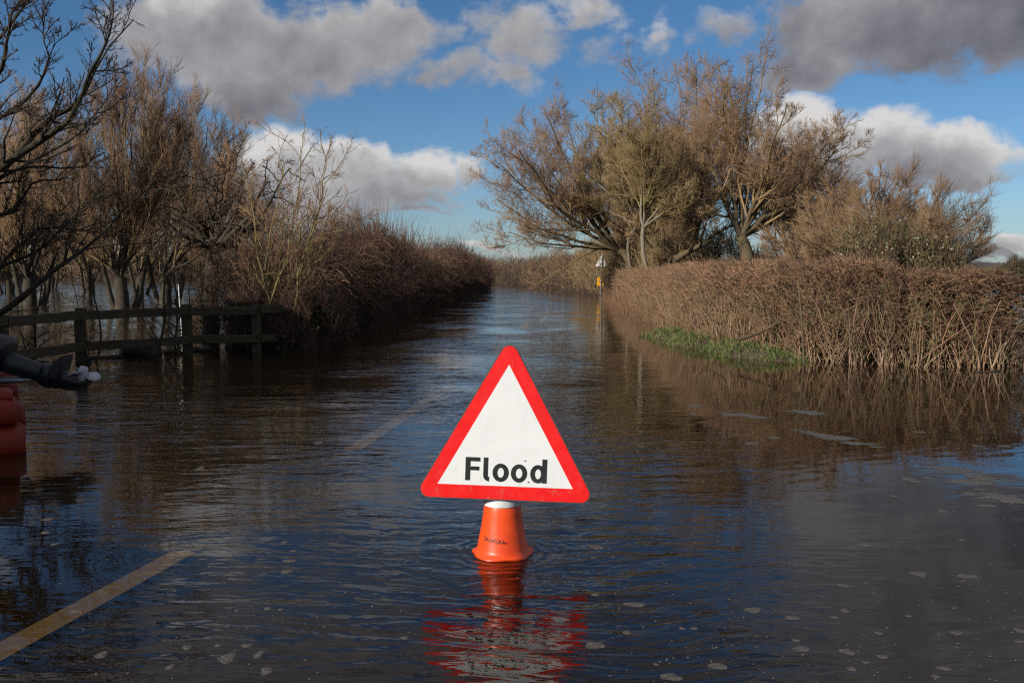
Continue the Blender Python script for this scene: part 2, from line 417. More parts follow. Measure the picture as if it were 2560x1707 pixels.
tag(pydata('water', [(-900, -60, 0), (900, -60, 0), (900, 700, 0), (-900, 700, 0)], [(0, 1, 2, 3)], M['water']), kind='structure')

# distant ridge, field slope and woods
def ridge(name, y0, hfun, matl, x0=-1500, x1=1700, n=240, deep=250):
    xs = np.linspace(x0, x1, n); V = []; Fc = []
    for i, x in enumerate(xs):
        h = hfun(x)
        V += [(x, y0, -.5), (x, y0 + deep * .4, h * .7), (x, y0 + deep, h), (x, y0 + deep * 2, -.5)]
        if i < n - 1:
            for k in range(3): j = i * 4 + k; Fc.append((j, j + 4, j + 5, j + 1))
    return tag(pydata(name, V, Fc, matl, smooth=True), kind='structure')
ridge('far_hills', 1300, lambda x: 12 + 3.0 * math.sin(x / 210) + 1.2 * math.sin(x / 37) + 5 * max(0, min(1, (x - 300) / 500)), M['ridge_wood'])
ridge('hillside_field', 750, lambda x: 4.6 + 1.0 * math.sin(x / 90 + 1), M['ridge_field'])

# ------------------------------------------------------------------ trees
def leaves(r, C, size, n_mi=1):
    """small folded leaf quads at points C"""
    N = len(C); a = nrm(r.normal(size=(N, 3))); b = nrm(np.cross(a, r.normal(size=(N, 3))))
    s = (size * r.uniform(.6, 1.4, N))[:, None]
    c = np.cross(a, b) * s * .25
    V = np.stack([C - a * s, C - b * s * .5 + c, C + a * s, C + b * s * .5 + c], 1).reshape(-1, 3)
    return V, np.arange(N * 4).reshape(N, 4)

def tree(name, label, cat, group, base, trunks, limbs, mats, seed, spec, sides=(9, 6, 4, 3, 3), own_limbs=True):
    """trunks / limbs: lists of (control points, r0, r1) in world metres. spec: one dict per further order of branching."""
    r = np.random.default_rng(seed)
    root = empty(name, base, label, cat, group)
    bark, br, tw = mats
    for pts, r0, r1 in trunks:
        P = spline(pts, 9); P[1:-1] += r.normal(0, r0 * .07, (7, 3)); R = np.linspace(r0, r1, 9); R[0] *= 1.35
        Geo().tube(P[None], R[None], sides[0]).build('trunk', [bark], root, base)
    P1 = []; R1 = []
    for pts, r0, r1 in limbs:
        K = 12; P = spline(pts, K); L = np.linalg.norm(P[-1] - P[0])
        P[1:] += np.cumsum(r.normal(0, L * .010, (K - 1, 3)), 0); R = r1 + (r0 - r1) * np.linspace(1, 0, K) ** 1.25
        P1.append(P); R1.append(R)
        if own_limbs: Geo().tube(P[None], R[None], sides[1]).build('limb', [bark], root, base)
    P = np.array(P1); R = np.array(R1)
    crown = Geo()
    if not own_limbs: crown.tube(P, R, sides[1], 0)
    for k, sp in enumerate(spec):
        s = min(k + 2, 4)
        P, R = grow(P, R, sp['n'], sp['K'], sp.get('t', (.25, 1)), sp['lf'], sp['ang'], sp['trop'], sp['wig'], sp.get('rf', .6), sp['rmin'], r)
        mi = 0 if k == 0 and len(spec) < 4 else (1 if k < len(spec) - 1 else 2)
        if k < len(spec) - 2: crown.tube(P, R, sides[s], mi)
        else: crown.spike(P, R, mi)
    crown.build('crown', [bark, br, tw], root, base)
    return root, P
D = math.radians
def fan(base_pt, targets, d, r0, r1, bow=.15, r=None, spread=1.0):
    """limbs curving from a fork to pixel targets; depth strays either way"""
    out = []
    for (px, py) in targets:
        e = at(px, py, d + (r.uniform(-1, 1) * spread))
        m = (np.array(base_pt) * .5 + e * .5); L = np.linalg.norm(e - base_pt)
        m = m + np.array([0, 0, -1]) * L * bow * .2 + np.array([e[0] - base_pt[0], 0, 0]) * bow * .9
        out.append(([base_pt, m, e], r0 * r.uniform(.75, 1.1), r1))
    return out
WILL = [dict(n=7, K=8, lf=.52, ang=(D(18), D(52)), trop=(0, 0, .06), wig=.09, rmin=.014, t=(.10, .95), rf=.58),
        dict(n=9, K=6, lf=.50, ang=(D(25), D(65)), trop=(0, 0, .10), wig=.12, rmin=.0085, t=(.08, 1), rf=.5),
        dict(n=7, K=4, lf=.66, ang=(D(25), D(65)), trop=(0, 0, .13), wig=.12, rmin=.0055, t=(.08, 1)),
        dict(n=6, K=2, lf=.85, ang=(D(15), D(50)), trop=(0, 0, .10), wig=.08, rmin=.0052, t=(.05, 1))]
R_ = random.Random(3); R_np = np.random.default_rng(11)
class RU:
    def uniform(s, a, b): return R_.uniform(a, b)
RR = RU()

def right_trees():
    g = 'bare willows and field trees behind the trimmed hedge'
    b = at(1590, 680, 38); b[2] = -.3; fk = at(1545, 625, 38)
    tree('willow_tree', 'leaning bare willow whose limbs reach left over the flooded road', 'tree', g, b,
         [([b, at(1570, 650, 38), fk], .17, .13)],
         fan(fk, [(1232, 400), (1245, 500), (1285, 580), (1300, 350), (1370, 300), (1390, 420), (1450, 330), (1350, 500), (1440, 480)], 38, .085, .018, .10, RR, 3),
         [M['bark_willow'], M['twig_willow'], M['twig_red']], 21, WILL)
    b = at(1640, 680, 32); b[2] = -.3; f1 = at(1608, 570, 32)
    b2 = at(1600, 680, 38); b2[2] = -.3; f2 = at(1595, 560, 36)
    tree('ash_tree', 'twin stemmed pale grey tree with yellow lichen right of the distant road sign', 'tree', g, b,
         [([b, at(1608, 630, 32), f1], .085, .07), ([b2, at(1570, 620, 37), f2], .085, .065)],
         fan(f1, [(1570, 270), (1640, 290), (1700, 380), (1730, 470), (1660, 400), (1610, 350)], 32, .05, .014, .05, RR, 2) +
         fan(f2, [(1480, 260), (1520, 300), (1430, 380), (1440, 500), (1530, 400)], 36, .05, .014, .05, RR, 2),
         [M['bark_pale'], M['bark_lichen'], M['twig_willow']], 22, WILL)
    b = at(1870, 690, 33); b[2] = -.3; fk = at(1852, 590, 33)
    tree('willow_tree', 'tallest bare willow with thick dark trunk and long limbs rising behind the hedge', 'tree', g, b,
         [([b, at(1868, 640, 33), fk], .24, .18)],
         fan(fk, [(1880, 170), (1810, 230), (1760, 330), (1940, 260), (1950, 350), (2120, 380), (2110, 450), (2060, 340), (1790, 420), (1850, 300), (2000, 480), (1930, 420)], 33, .105, .018, .10, RR, 3),
         [M['bark_willow'], M['twig_willow'], M['twig_red']], 23, WILL)
    b = at(1745, 690, 38); b[2] = -.3; fk = at(1740, 610, 38)
    tree('willow_tree', 'upright bare willow in the middle of the clump left of the tallest one', 'tree', g, b,
         [([b, at(1748, 650, 38), fk], .2, .16)],
         fan(fk, [(1725, 180), (1660, 230), (1690, 290), (1780, 220), (1610, 270), (1800, 330), (1620, 380), (1560, 300), (1540, 420), (1700, 400), (1600, 500)], 38, .09, .018, .08, RR, 3),
         [M['bark_willow'], M['twig_willow'], M['twig_red']], 24, WILL)
    b = at(1650, 690, 35); b[2] = -.3; fk = at(1720, 600, 35)
    tree('fallen_willow', 'low willow whose thick trunk leans right above the hedge top', 'tree', g, b,
         [([b, at(1665, 665, 35), at(1700, 640, 34), at(1780, 600, 34)], .15, .08)],
         fan(at(1750, 612, 34), [(1690, 480), (1790, 500), (1840, 550)], 34, .06, .015, .05, RR, 2) +
         fan(at(1670, 660, 35), [(1600, 560), (1640, 480), (1700, 520)], 35, .055, .015, .05, RR, 2),
         [M['bark_willow'], M['twig_willow'], M['twig_willow']], 25, WILL)
    b = at(2180, 690, 24); b[2] = -.3; fk = at(2190, 650, 24)
    SP = [dict(n=13, K=6, lf=.48, ang=(D(15), D(50)), trop=(0, 0, .10), wig=.12, rmin=.010, t=(.15, 1)),
          dict(n=13, K=5, lf=.6, ang=(D(15), D(55)), trop=(0, 0, .10), wig=.13, rmin=.0055, t=(.05, 1)),
          dict(n=7, K=2, lf=.8, ang=(D(12), D(45)), trop=(0, 0, .08), wig=.12, rmin=.0036, t=(.05, 1))]
    tree('sallow_bush', 'wide domed bare bush with reddish twigs at the right end of the tree clump', 'bush', g, b,
         [([b, fk, at(2200, 635, 24)], .09, .07)],
         fan(fk, [(2170, 480), (2260, 460), (2340, 500), (2400, 550), (2430, 610), (2380, 640), (2090, 500), (2020, 540), (2220, 560), (2300, 590), (1990, 600), (2130, 560), (2280, 520), (2200, 450), (2350, 560)], 24, .04, .010, .10, RR, 1.8),
         [M['bark_willow'], M['twig_willow'], M['twig_red']], 26, SP)
    # long sagging limb from the tall willow toward the bush is a fallen trunk
    b = at(1900, 668, 29)
    tree('fallen_limb', 'long dark broken limb slanting from the tall willow into the domed bush', 'branch', None, b,
         [([at(1880, 655, 29.5), at(1990, 650, 29), at(2080, 636, 28.5), at(2190, 600, 28)], .07, .04)],
         fan(at(2080, 640, 28.5), [(2120, 540), (2010, 560), (2150, 500)], 28.5, .04, .012, .05, RR, 1),
         [M['bark_willow'], M['twig_willow'], M['twig_willow']], 27, WILL)
right_trees()
def copy_tree(src, loc, rz, sc, label, group=None):
    q = src.copy(); COL.objects.link(q); q.location = tuple(loc); q.rotation_euler = (0, 0, rz); q.scale = sc; q['label'] = label
    if group: q['group'] = group
    for ch in list(src.children):
        c = ch.copy(); COL.objects.link(c); c.parent = q
    return q
def more_right_trees():
    by = {o['label']: o for o in bpy.data.objects if o.get('category') in ('tree', 'bush')}
    mid = by['upright bare willow in the middle of the clump left of the tallest one']; tall = by['tallest bare willow with thick dark trunk and long limbs rising behind the hedge']
    bush = by['wide domed bare bush with reddish twigs at the right end of the tree clump']
    for src, px, d, rz, sc, lab in [
        (mid, 1535, 53, 2.2, .92, 'smaller bare willow farther back behind the left-leaning willow'),
        (mid, 1625, 44, 4.0, .80, 'bare willow directly behind the twin stemmed pale tree'),
        (tall, 1700, 43, 2.6, .86, 'bare willow at the back of the clump behind the upright middle willow'),
        (mid, 1985, 40, 1.0, .78, 'lower bare willow to the right of and behind the tallest willow'),
        (bush, 2330, 26.5, 2.4, .86, 'smaller rounded bare bush at the right foot of the big domed bush'),
        (bush, 2060, 27, 4.4, .92, 'rounded bare bush between the tallest willow and the big domed bush')]:
        p = at(px, 680, d); copy_tree(src, (p[0], p[1], -.3), rz, (sc, sc, sc), lab)
more_right_trees()

def left_trees():
    g = 'bare willows standing in the flooded field'
    POL = [dict(n=8, K=8, lf=.62, ang=(D(10), D(38)), trop=(0, 0, .12), wig=.06, rmin=.012, t=(.04, .8), rf=.6),
           dict(n=9, K=6, lf=.50, ang=(D(12), D(42)), trop=(0, 0, .14), wig=.08, rmin=.0078, t=(.08, .95), rf=.5),
           dict(n=7, K=4, lf=.66, ang=(D(14), D(45)), trop=(0, 0, .13), wig=.08, rmin=.0055, t=(.08, 1)),
           dict(n=5, K=2, lf=.85, ang=(D(10), D(38)), trop=(0, 0, .10), wig=.06, rmin=.0052, t=(.05, 1))]
    data = [(300, 31, [(180, 300), (260, 260), (330, 260), (380, 290), (430, 330), (230, 420), (420, 450), (120, 420)], 'bare willow with the thickest trunk standing in the flooded field'),
            (410, 36, [(400, 260), (460, 270), (520, 330), (570, 380), (500, 440), (440, 400), (600, 450)], 'reddish bare willow just left of the rugged hawthorn in the field'),
            (70, 34, [(0, 330), (60, 330), (120, 320), (180, 360), (-40, 420), (30, 480), (150, 470)], 'bare willow behind the near dark tree at the left'),
            (-130, 37, [(-200, 330), (-120, 300), (-60, 330), (-20, 400)], 'bare willow standing at the left end of the flooded field')]
    protos = []
    for i, (px, d, tg, lab) in enumerate(data):
        b = at(px, 680, d); b[2] = -.3; fk = b + np.array([0, 0, 1.25])
        tr = [([b, b + [.05, 0, .6], fk], .25, .19), ([b + [.3, .2, 0], b + [.5, .3, .8], b + [.75, .3, 2.0]], .13, .08), ([b + [-.2, .1, 0], b + [-.45, .2, .8], b + [-.7, .2, 2.1]], .11, .07)]
        _rt, _ = tree('willow_tree', lab, 'tree', g, b, tr, fan(fk, tg, d, .07, .016, .10, RR, 2.5),
             [M['bark_dark'], M['twig_willow'], M['twig_brown'] if i == 0 else M['twig_red']], 40 + i, POL)
        if i < 3: protos.append(_rt)
    # further willows of the same flooded wood, grown from the same stock
    far = [(20, 52, 1.1, 'distant bare willow deep in the flooded wood at the far left'), (225, 56, 2.3, 'distant bare willow seen through the gap left of the thickest trunk'),
           (350, 50, 3.9, 'distant bare willow seen between the two nearer field willows'), (500, 58, 5.2, 'distant bare willow directly behind the rugged hawthorn'),
           (600, 62, .4, 'distant bare willow at the right end of the flooded wood'), (130, 64, 3.0, 'farthest bare willow of the flooded wood')]
    for k, (px, dd, rz, lab) in enumerate(far):
        src = protos[k % 3]; q = src.copy(); COL.objects.link(q); p = at(px, 680, dd); q.location = (p[0], p[1], -.3); q.rotation_euler = (0, 0, rz)
        q.scale = (.92, .92, .84 + .04 * (k % 3)); q['label'] = lab
        for ch in list(src.children):
            c = ch.copy(); COL.objects.link(c); c.parent = q
    # rugged hawthorn near the fence
    b = at(525, 848, 16.2); b[2] = -.3; fk = at(538, 625, 16.2)
    HAW = [dict(n=10, K=7, lf=.45, ang=(D(30), D(80)), trop=(0, 0, .03), wig=.26, rmin=.010, t=(.15, 1)),
           dict(n=8, K=6, lf=.48, ang=(D(30), D(80)), trop=(0, 0, .02), wig=.28, rmin=.0055, t=(.15, 1)),
           dict(n=6, K=4, lf=.42, ang=(D(30), D(75)), trop=(0, 0, .03), wig=.25, rmin=.003, t=(.2, 1))]
    tree('hawthorn_tree', 'rugged dark hawthorn with tangled twigs standing in water behind the fence', 'tree', None, b,
         [([b, at(528, 740, 16.2), fk], .15, .12)],
         fan(fk, [(480, 540), (590, 520), (620, 440), (520, 430), (440, 470), (420, 560), (660, 470), (700, 400), (560, 380), (640, 580)], 16.2, .075, .012, .12, RR, 1.2),
         [M['bark_dark'], M['twig_dark'], M['twig_brown']], 51, HAW)
    # bushy multi-stemmed shrub in front of the hedge end
    b = at(690, 866, 14.6); b[2] = -.2
    tg = [(600, 520), (640, 430), (690, 410), (740, 400), (790, 440), (830, 510), (860, 560), (660, 620), (760, 600), (820, 640), (620, 660), (710, 500), (845, 400), (780, 520)]
    lim = []
    for (px, py) in tg:
        s = b + np.array([R_.uniform(-.32, .32), R_.uniform(-.3, .3), 0]); e = at(px, py, 14.6 + R_.uniform(-.9, .9))
        lim.append(([s, s * .65 + e * .35 + [0, 0, .25], s * .3 + e * .7 + [0, 0, .12], e], .024, .006))
    SH = [dict(n=9, K=7, lf=.36, ang=(D(15), D(50)), trop=(.02, 0, .03), wig=.15, rmin=.006, t=(.2, 1)),
          dict(n=8, K=5, lf=.42, ang=(D(20), D(60)), trop=(0, 0, .02), wig=.18, rmin=.0038, t=(.15, 1)),
          dict(n=5, K=3, lf=.42, ang=(D(25), D(65)), trop=(0, 0, .03), wig=.18, rmin=.0026, t=(.15, 1))]
    tree('thorn_shrub', 'many stemmed thorny shrub with yellow lichen at the end of the fence', 'shrub', None, b,
         [([b + [-.1, 0, 0], b + [-.05, 0, .5], b + [.05, 0, 1.0]], .035, .02), ([b + [.15, .1, 0], b + [.2, 0, .5], b + [.3, 0, 1.1]], .03, .02)],
         lim, [M['bark_lichen'], M['twig_tan'], M['twig_tan']], 52, SH)
left_trees()

def near_tree():
    """dark tree whose trunk stands just outside the left edge; its limbs sweep into the picture"""
    d = 9.4; A = lambda *pp: [at(px, py, dd) for px, py, dd in pp]
    b = at(-330, 900, d); b[2] = -.3
    tr = [([b, at(-320, 760, d), at(-260, 560, d), at(-150, 420, d)], .17, .10)]
    f0 = (-150, 420, d); f1 = (-260, 560, d); f2 = (-318, 800, d)
    lim = [(A(f1, (-60, 470, 9.3), (40, 390, 9.2), (150, 290, 9.1), (215, 245, 9.0), (285, 160, 9.0), (370, 40, 9.0)), .058, .007),
           (A(f1, (-80, 480, 9.0), (60, 365, 8.8), (150, 280, 8.7), (205, 165, 8.6), (235, 60, 8.6), (240, -10, 8.6)), .055, .007),
           (A(f1, (-60, 470, 9.6), (30, 420, 9.7), (120, 385, 9.8), (190, 350, 9.8), (260, 310, 9.9), (330, 210, 9.9)), .042, .006),
           (A(f2, (-100, 830, 9.0), (0, 768, 8.8), (70, 725, 8.8), (160, 655, 8.8), (250, 580, 8.9), (330, 500, 9.0), (390, 440, 9.0), (475, 410, 9.1)), .05, .006),
           (A(f1, (-60, 570, 9.2), (20, 545, 9.1), (70, 505, 9.0), (120, 440, 9.0), (190, 420, 9.0), (260, 395, 9.0)), .04, .006),
           (A(f2, (-90, 740, 9.4), (10, 680, 9.4), (70, 620, 9.4), (120, 588, 9.4), (210, 575, 9.5), (300, 560, 9.6)), .036, .006),
           (A(f0, (-60, 250, 9.2), (5, 145, 9.1), (22, 80, 9.0), (35, 0, 9.0), (60, -60, 9.0)), .045, .007),
           (A(f0, (-60, 330, 9.0), (40, 270, 8.9), (110, 200, 8.8), (130, 130, 8.8), (125, 60, 8.8)), .035, .006),
           (A(f1, (-100, 660, 8.9), (0, 640, 8.8), (90, 610, 8.8), (170, 540, 8.8), (270, 480, 8.9)), .03, .006),
           (A(f0, (-200, 250, 9.6), (-220, 60, 9.6), (-150, -120, 9.6)), .06, .01),
           (A(f0, (-60, 200, 9.8), (60, 60, 9.8), (110, 0, 9.8), (150, -60, 9.8)), .035, .006)]
    NT = [dict(n=15, K=7, lf=.22, ang=(D(25), D(60)), trop=(.03, 0, .10), wig=.18, rmin=.0055, t=(.22, 1), rf=.45),
          dict(n=8, K=5, lf=.42, ang=(D(25), D(60)), trop=(.02, 0, .10), wig=.20, rmin=.0036, t=(.12, 1), rf=.5),
          dict(n=6, K=4, lf=.42, ang=(D(25), D(60)), trop=(0, 0, .10), wig=.20, rmin=.0028, t=(.2, 1))]
    lim = [(p, r0 * .82, r1 * .75) for p, r0, r1 in lim]
    tree('dark_tree', 'nearest dark bare tree whose crooked limbs sweep in from the left edge', 'tree', None, b, tr, lim,
         [M['bark_dark'], M['twig_dark'], M['twig_dark']], 61, NT)
near_tree()

def sapling(px, base_y, top_px, top_y, w, seed, label, name='sapling', n=1):
    d = gp(px, base_y)[1]; r = np.random.default_rng(seed); b = gp(px, base_y); b[2] = -.2
    e = at(top_px, top_y, d + r.uniform(-.3, .3))
    lim = [([b, b * .6 + e * .4 + r.normal(0, .08, 3), b * .25 + e * .75 + r.normal(0, .08, 3), e], w, .004)]
    for k in range(n - 1):
        e2 = at(top_px + r.uniform(-90, 90), top_y + r.uniform(-30, 120), d + r.uniform(-.5, .5))
        lim.append(([b + r.normal(0, .03, 3) * [1, 1, 0], b * .6 + e2 * .4 + r.normal(0, .1, 3), e2], w * .8, .004))
    sp = [dict(n=10, K=6, lf=.34, ang=(D(35), D(85)), trop=(0, 0, .0), wig=.24, rmin=.0042, t=(.1, 1)),
          dict(n=7, K=4, lf=.45, ang=(D(30), D(75)), trop=(0, 0, .0), wig=.22, rmin=.0026, t=(.15, 1)),
          dict(n=4, K=3, lf=.45, ang=(D(30), D(70)), trop=(0, 0, .0), wig=.2, rmin=.002, t=(.2, 1))]
    tree(name, label, 'sapling', 'thin saplings along the fence line', b, [([b, b + [0, 0, .12], b + [0, 0, .25]], w * 1.15, w)], lim,
         [M['bark_dark'], M['twig_dark'], M['twig_dark']], seed, sp)
sapling(76, 905, 90, 640, .018, 71, 'spindly dark sapling left of the first fence post', n=2)
sapling(225, 908, 270, 640, .018, 72, 'crooked dark sapling just right of the first fence post', n=2)
sapling(388, 900, 415, 590, .022, 73, 'thin dark sapling crossing both rails left of the second post', n=2)
sapling(428, 888, 440, 560, .02, 74, 'straight dark sapling right beside the second fence post', n=1)
sapling(566, 870, 590, 590, .02, 75, 'slender dark sapling between second and third fence posts', n=2)
sapling(630, 872, 560, 600, .02, 76, 'dark sapling leaning left beside the third fence post', n=3)

# ------------------------------------------------------------------ hedges
def sample_path(path, n, r, dens=None):
    p = np.array(path, float); seg = np.linalg.norm(p[1:] - p[:-1], axis=1)
    wt = seg * (np.array(dens) if dens is not None else 1); i = r.choice(len(seg), n, p=wt / wt.sum()); f = r.uniform(0, 1, n)[:, None]
    t = nrm(p[i + 1] - p[i]); return p[i] * (1 - f) + p[i + 1] * f, t, i, f[:, 0]
def smooth_path(path, *attrs, m=6):
    n = len(path); K = (n - 1) * m + 1; P = spline([(*p[:2], 0) for p in path], K)
    x = np.linspace(0, n - 1, K)
    out = [list(np.interp(x, np.arange(n), a)) for a in attrs]
    return [tuple(p) for p in P], out
def sticks(r, C, Dr, L, rad_, K=3, bend=.12):
    N = len(C); P = np.empty((N, K, 3)); d = nrm(Dr); P[:, 0] = C
    for k in range(1, K):
        d = nrm(d + r.normal(size=(N, 3)) * bend); P[:, k] = P[:, k - 1] + d * (L / (K - 1))[:, None]
    return P, rad_[:, None] * np.linspace(1, .45, K)[None]
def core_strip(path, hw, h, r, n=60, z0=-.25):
    """lumpy closed filler inside a hedge; blocks see-through and darkens gaps between twigs"""
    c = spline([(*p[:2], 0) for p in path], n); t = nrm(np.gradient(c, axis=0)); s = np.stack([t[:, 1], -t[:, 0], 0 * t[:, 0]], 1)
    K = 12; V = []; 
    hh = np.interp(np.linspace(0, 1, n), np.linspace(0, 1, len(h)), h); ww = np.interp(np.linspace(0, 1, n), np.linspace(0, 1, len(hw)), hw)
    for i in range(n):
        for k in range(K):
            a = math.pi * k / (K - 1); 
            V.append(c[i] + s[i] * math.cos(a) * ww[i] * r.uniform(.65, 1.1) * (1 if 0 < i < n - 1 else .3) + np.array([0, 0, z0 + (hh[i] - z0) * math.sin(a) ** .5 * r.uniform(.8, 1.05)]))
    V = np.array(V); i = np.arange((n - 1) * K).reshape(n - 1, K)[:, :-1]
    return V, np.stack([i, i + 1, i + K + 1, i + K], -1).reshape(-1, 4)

def right_hedge():
    r = np.random.default_rng(91)
    # centre line, from the far end by the sign pole round the corner to the right-hand end
    path = [(5.0, 46), (4.6, 36), (4.2, 27), (3.9, 21), (3.75, 17.2), (3.95, 14.2), (4.7, 12.6), (5.8, 12.2), (6.45, 12.4)]
    hts = [1.22, 1.25, 1.28, 1.32, 1.36, 1.34, 1.30, 1.24, 1.18]
    root = empty('trimmed_hedge', (4.2, 13.6, 0), 'brown leafless trimmed hedge rounding the corner to the right', 'hedge')
    o = np.array([4.2, 13.6, 0])
    wd = [.55, .55, .6, .65, .75, .85, .7, .6, .35]
    dn = [1.0, 1.1, 1.5, 2.4, 5.0, 9.0, 10.0, 10.0, 10.0]
    path, (hts, wd, dn) = smooth_path(path, hts, wd, dn); dn = dn[:-1]; P = path
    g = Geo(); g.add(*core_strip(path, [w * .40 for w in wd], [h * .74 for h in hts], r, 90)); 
    tag(g.build('dark_core', [M['core']], root, o), kind='stuff')
    n = 62000
    c, t, i, f = sample_path(P, n, r, dn)
    s = np.stack([t[:, 1], -t[:, 0], 0 * t[:, 0]], 1)
    hh = np.array(hts)[i] * (1 - f) + np.array(hts)[i + 1] * f; ww = np.array(wd)[i] * (1 - f) + np.array(wd)[i + 1] * f
    # cross-section: shell-biased
    u = r.uniform(-1, 1, n); side = np.sign(u) * np.abs(u) ** .55; zz = r.uniform(0, 1, n) ** .8
    top = r.uniform(0, 1, n) < .28
    side = np.where(top, r.uniform(-1, 1, n), side); zz = np.where(top, r.uniform(.82, 1.0, n), zz)
    side *= 1 - .25 * zz ** 3
    lump = 1 + .16 * np.sin(c[:, 0] * 5 + c[:, 1] * 4.1 + zz * 5) * np.sin(zz * 7 + c[:, 0] * 3) + .13 * np.sin(c[:, 0] * 12 - c[:, 1] * 9 + zz * 10)
    hh = hh * (1 + .045 * np.sin(c[:, 0] * 7 + c[:, 1] * 5) + .03 * np.sin(c[:, 0] * 19 + c[:, 1] * 16) + r.normal(0, .02, n))
    C = c + s * (side * ww * lump)[:, None]; C[:, 2] = zz * hh * .93
    endm = np.clip((c[:, 0] - 4.6) / 1.5, 0, 1)       # toward the right end the cut shoots lie flat and point right
    up = 1.1 - .75 * zz + .5 * top - .7 * endm * (zz > .35)
    dr = s * (side * (.25 + .9 * zz))[:, None] + t * (r.normal(0, .55, n) + .8 * endm)[:, None]
    dr[:, 2] = up * r.uniform(.2, 1.3, n) + r.normal(0, .45, n)
    L = r.uniform(.07, .30, n) * (1.25 - .5 * zz)
    L = np.where(top, L * r.uniform(.35, .9, n), L)
    far = np.clip(np.hypot(C[:, 0], C[:, 1]) / 14, 1, 3)
    rd = r.uniform(.0022, .0055, n) * far ** .7
    Pp, Rr = sticks(r, C, dr, L * far ** .4, rd)
    g = Geo(); k = r.integers(0, 10, n)
    hole = np.sin(c[:, 0] * 7 + zz * 9) * np.sin(c[:, 1] * 6.1 - zz * 11 + 1.3) + .5 * np.sin(c[:, 0] * 17 + c[:, 1] * 13 + zz * 23)
    keep = (hole > -.35) | (top & (r.uniform(0, 1, n) < .7)) | (r.uniform(0, 1, n) < .25)
    near = (C[:, 1] < 17) & (r.uniform(0, 1, n) < .75) & keep
    farr = (C[:, 1] >= 17) | ((~near) & keep)
    for mi, sel in enumerate((k < 5, (k >= 5) & (k < 9), k >= 9)): g.spike(Pp[sel & near], Rr[sel & near] * 1.4, mi); g.spike(Pp[sel & farr][:, ::2], Rr[sel & farr][:, ::2] * 1.3, mi)
    tag(g.build('twigs', [M['twig_tan'], M['twig_brown'], M['stick_olive']], root, o), kind='stuff')
    # tall upright stems on the road side, feet in the water
    n = 1500
    c, t, i, f = sample_path(P, n, r, dn); s = np.stack([t[:, 1], -t[:, 0], 0 * t[:, 0]], 1)
    ww = np.array(wd)[i]
    C = c + s * (-ww * 0 + (r.choice([1, -1], n, p=[.85, .15]) * ww * r.uniform(.75, 1.08, n)))[:, None]; C[:, 2] = -.1
    dr = r.normal(0, .22, (n, 3)) + s * -.12; dr[:, 2] = 1
    Pp, Rr = sticks(r, C, dr, r.uniform(.3, 1.05, n), r.uniform(.0025, .0095, n), 5, .14)
    g = Geo(); k = r.integers(0, 10, n)
    for mi, sel in enumerate((k < 4, (k >= 4) & (k < 8), k >= 8)): g.tube(Pp[sel], Rr[sel], 4, mi)
    tag(g.build('stems', [M['stick_pale'], M['twig_tan'], M['stick_olive']], root, o), kind='stuff')
    # branching hawthorn stems that make the body of the hedge
    n = 210; c, t, i, f = sample_path(P, n, r, [min(q, 8) for q in dn]); s = np.stack([t[:, 1], -t[:, 0], 0 * t[:, 0]], 1); ww = np.array(wd)[i]
    C = c + s * (ww * r.uniform(.1, .85, n))[:, None]; C[:, 2] = -.1
    dr = r.normal(0, .2, (n, 3)); dr[:, 2] = 1
    P0, R0 = sticks(r, C, dr, r.uniform(.9, 1.25, n), r.uniform(.008, .016, n), 6, .16)
    P1, R1 = grow(P0, R0, 9, 5, (.15, .95), .42, (D(30), D(85)), (0, 0, .08), .22, .5, .0035, r)
    P2, R2 = grow(P1, R1, 5, 3, (.2, 1), .45, (D(25), D(75)), (0, 0, .05), .2, .6, .0026, r)
    g = Geo(); g.tube(P0, R0, 5, 0); g.spike(P1, R1, 1); g.spike(P2, R2, 1)
    tag(g.build('branches', [M['bark_willow'], M['stick_olive']], root, o), kind='stuff')
    # a few old laid trunks one can pick out
    for (p0, p1, w) in [((1798, 700), (1790, 655), .03)]: pass
    for q, (x0, y0, x1, y1, dd, w) in enumerate([(1845, 850, 1955, 800, 12.9, .04), (2440, 860, 2465, 740, 11.9, .03), (2310, 900, 2395, 800, 11.8, .035),
                                  (2140, 910, 2110, 780, 11.7, .022), (2010, 910, 1995, 700, 12.2, .028), (2230, 905, 2180, 820, 11.7, .02), (2400, 910, 2480, 850, 11.6, .02)]):
        a, b_ = at(x0, y0, dd), at(x1, y1, dd + .1)
        pts = spline([a, a * .5 + b_ * .5 + r.normal(0, .03, 3), b_], 7)
        Geo().tube(pts[None], np.linspace(w, w * .7, 7)[None] * .62, 7).build('old_stem', [M['bark_willow']], root, o)
    n = 2600
    c, t, i, f = sample_path(P, n, r, dn); s = np.stack([t[:, 1], -t[:, 0], 0 * t[:, 0]], 1)
    C = c + s * (np.array(wd)[i] * r.uniform(.5, 1.05, n))[:, None]; C[:, 2] = r.uniform(0, 1.0, n)
    g = Geo(); g.add(*leaves(r, C, .018), 0)
    tag(g.build('leaves', [M['leaf_bramble']], root, o), kind='stuff')
right_hedge()

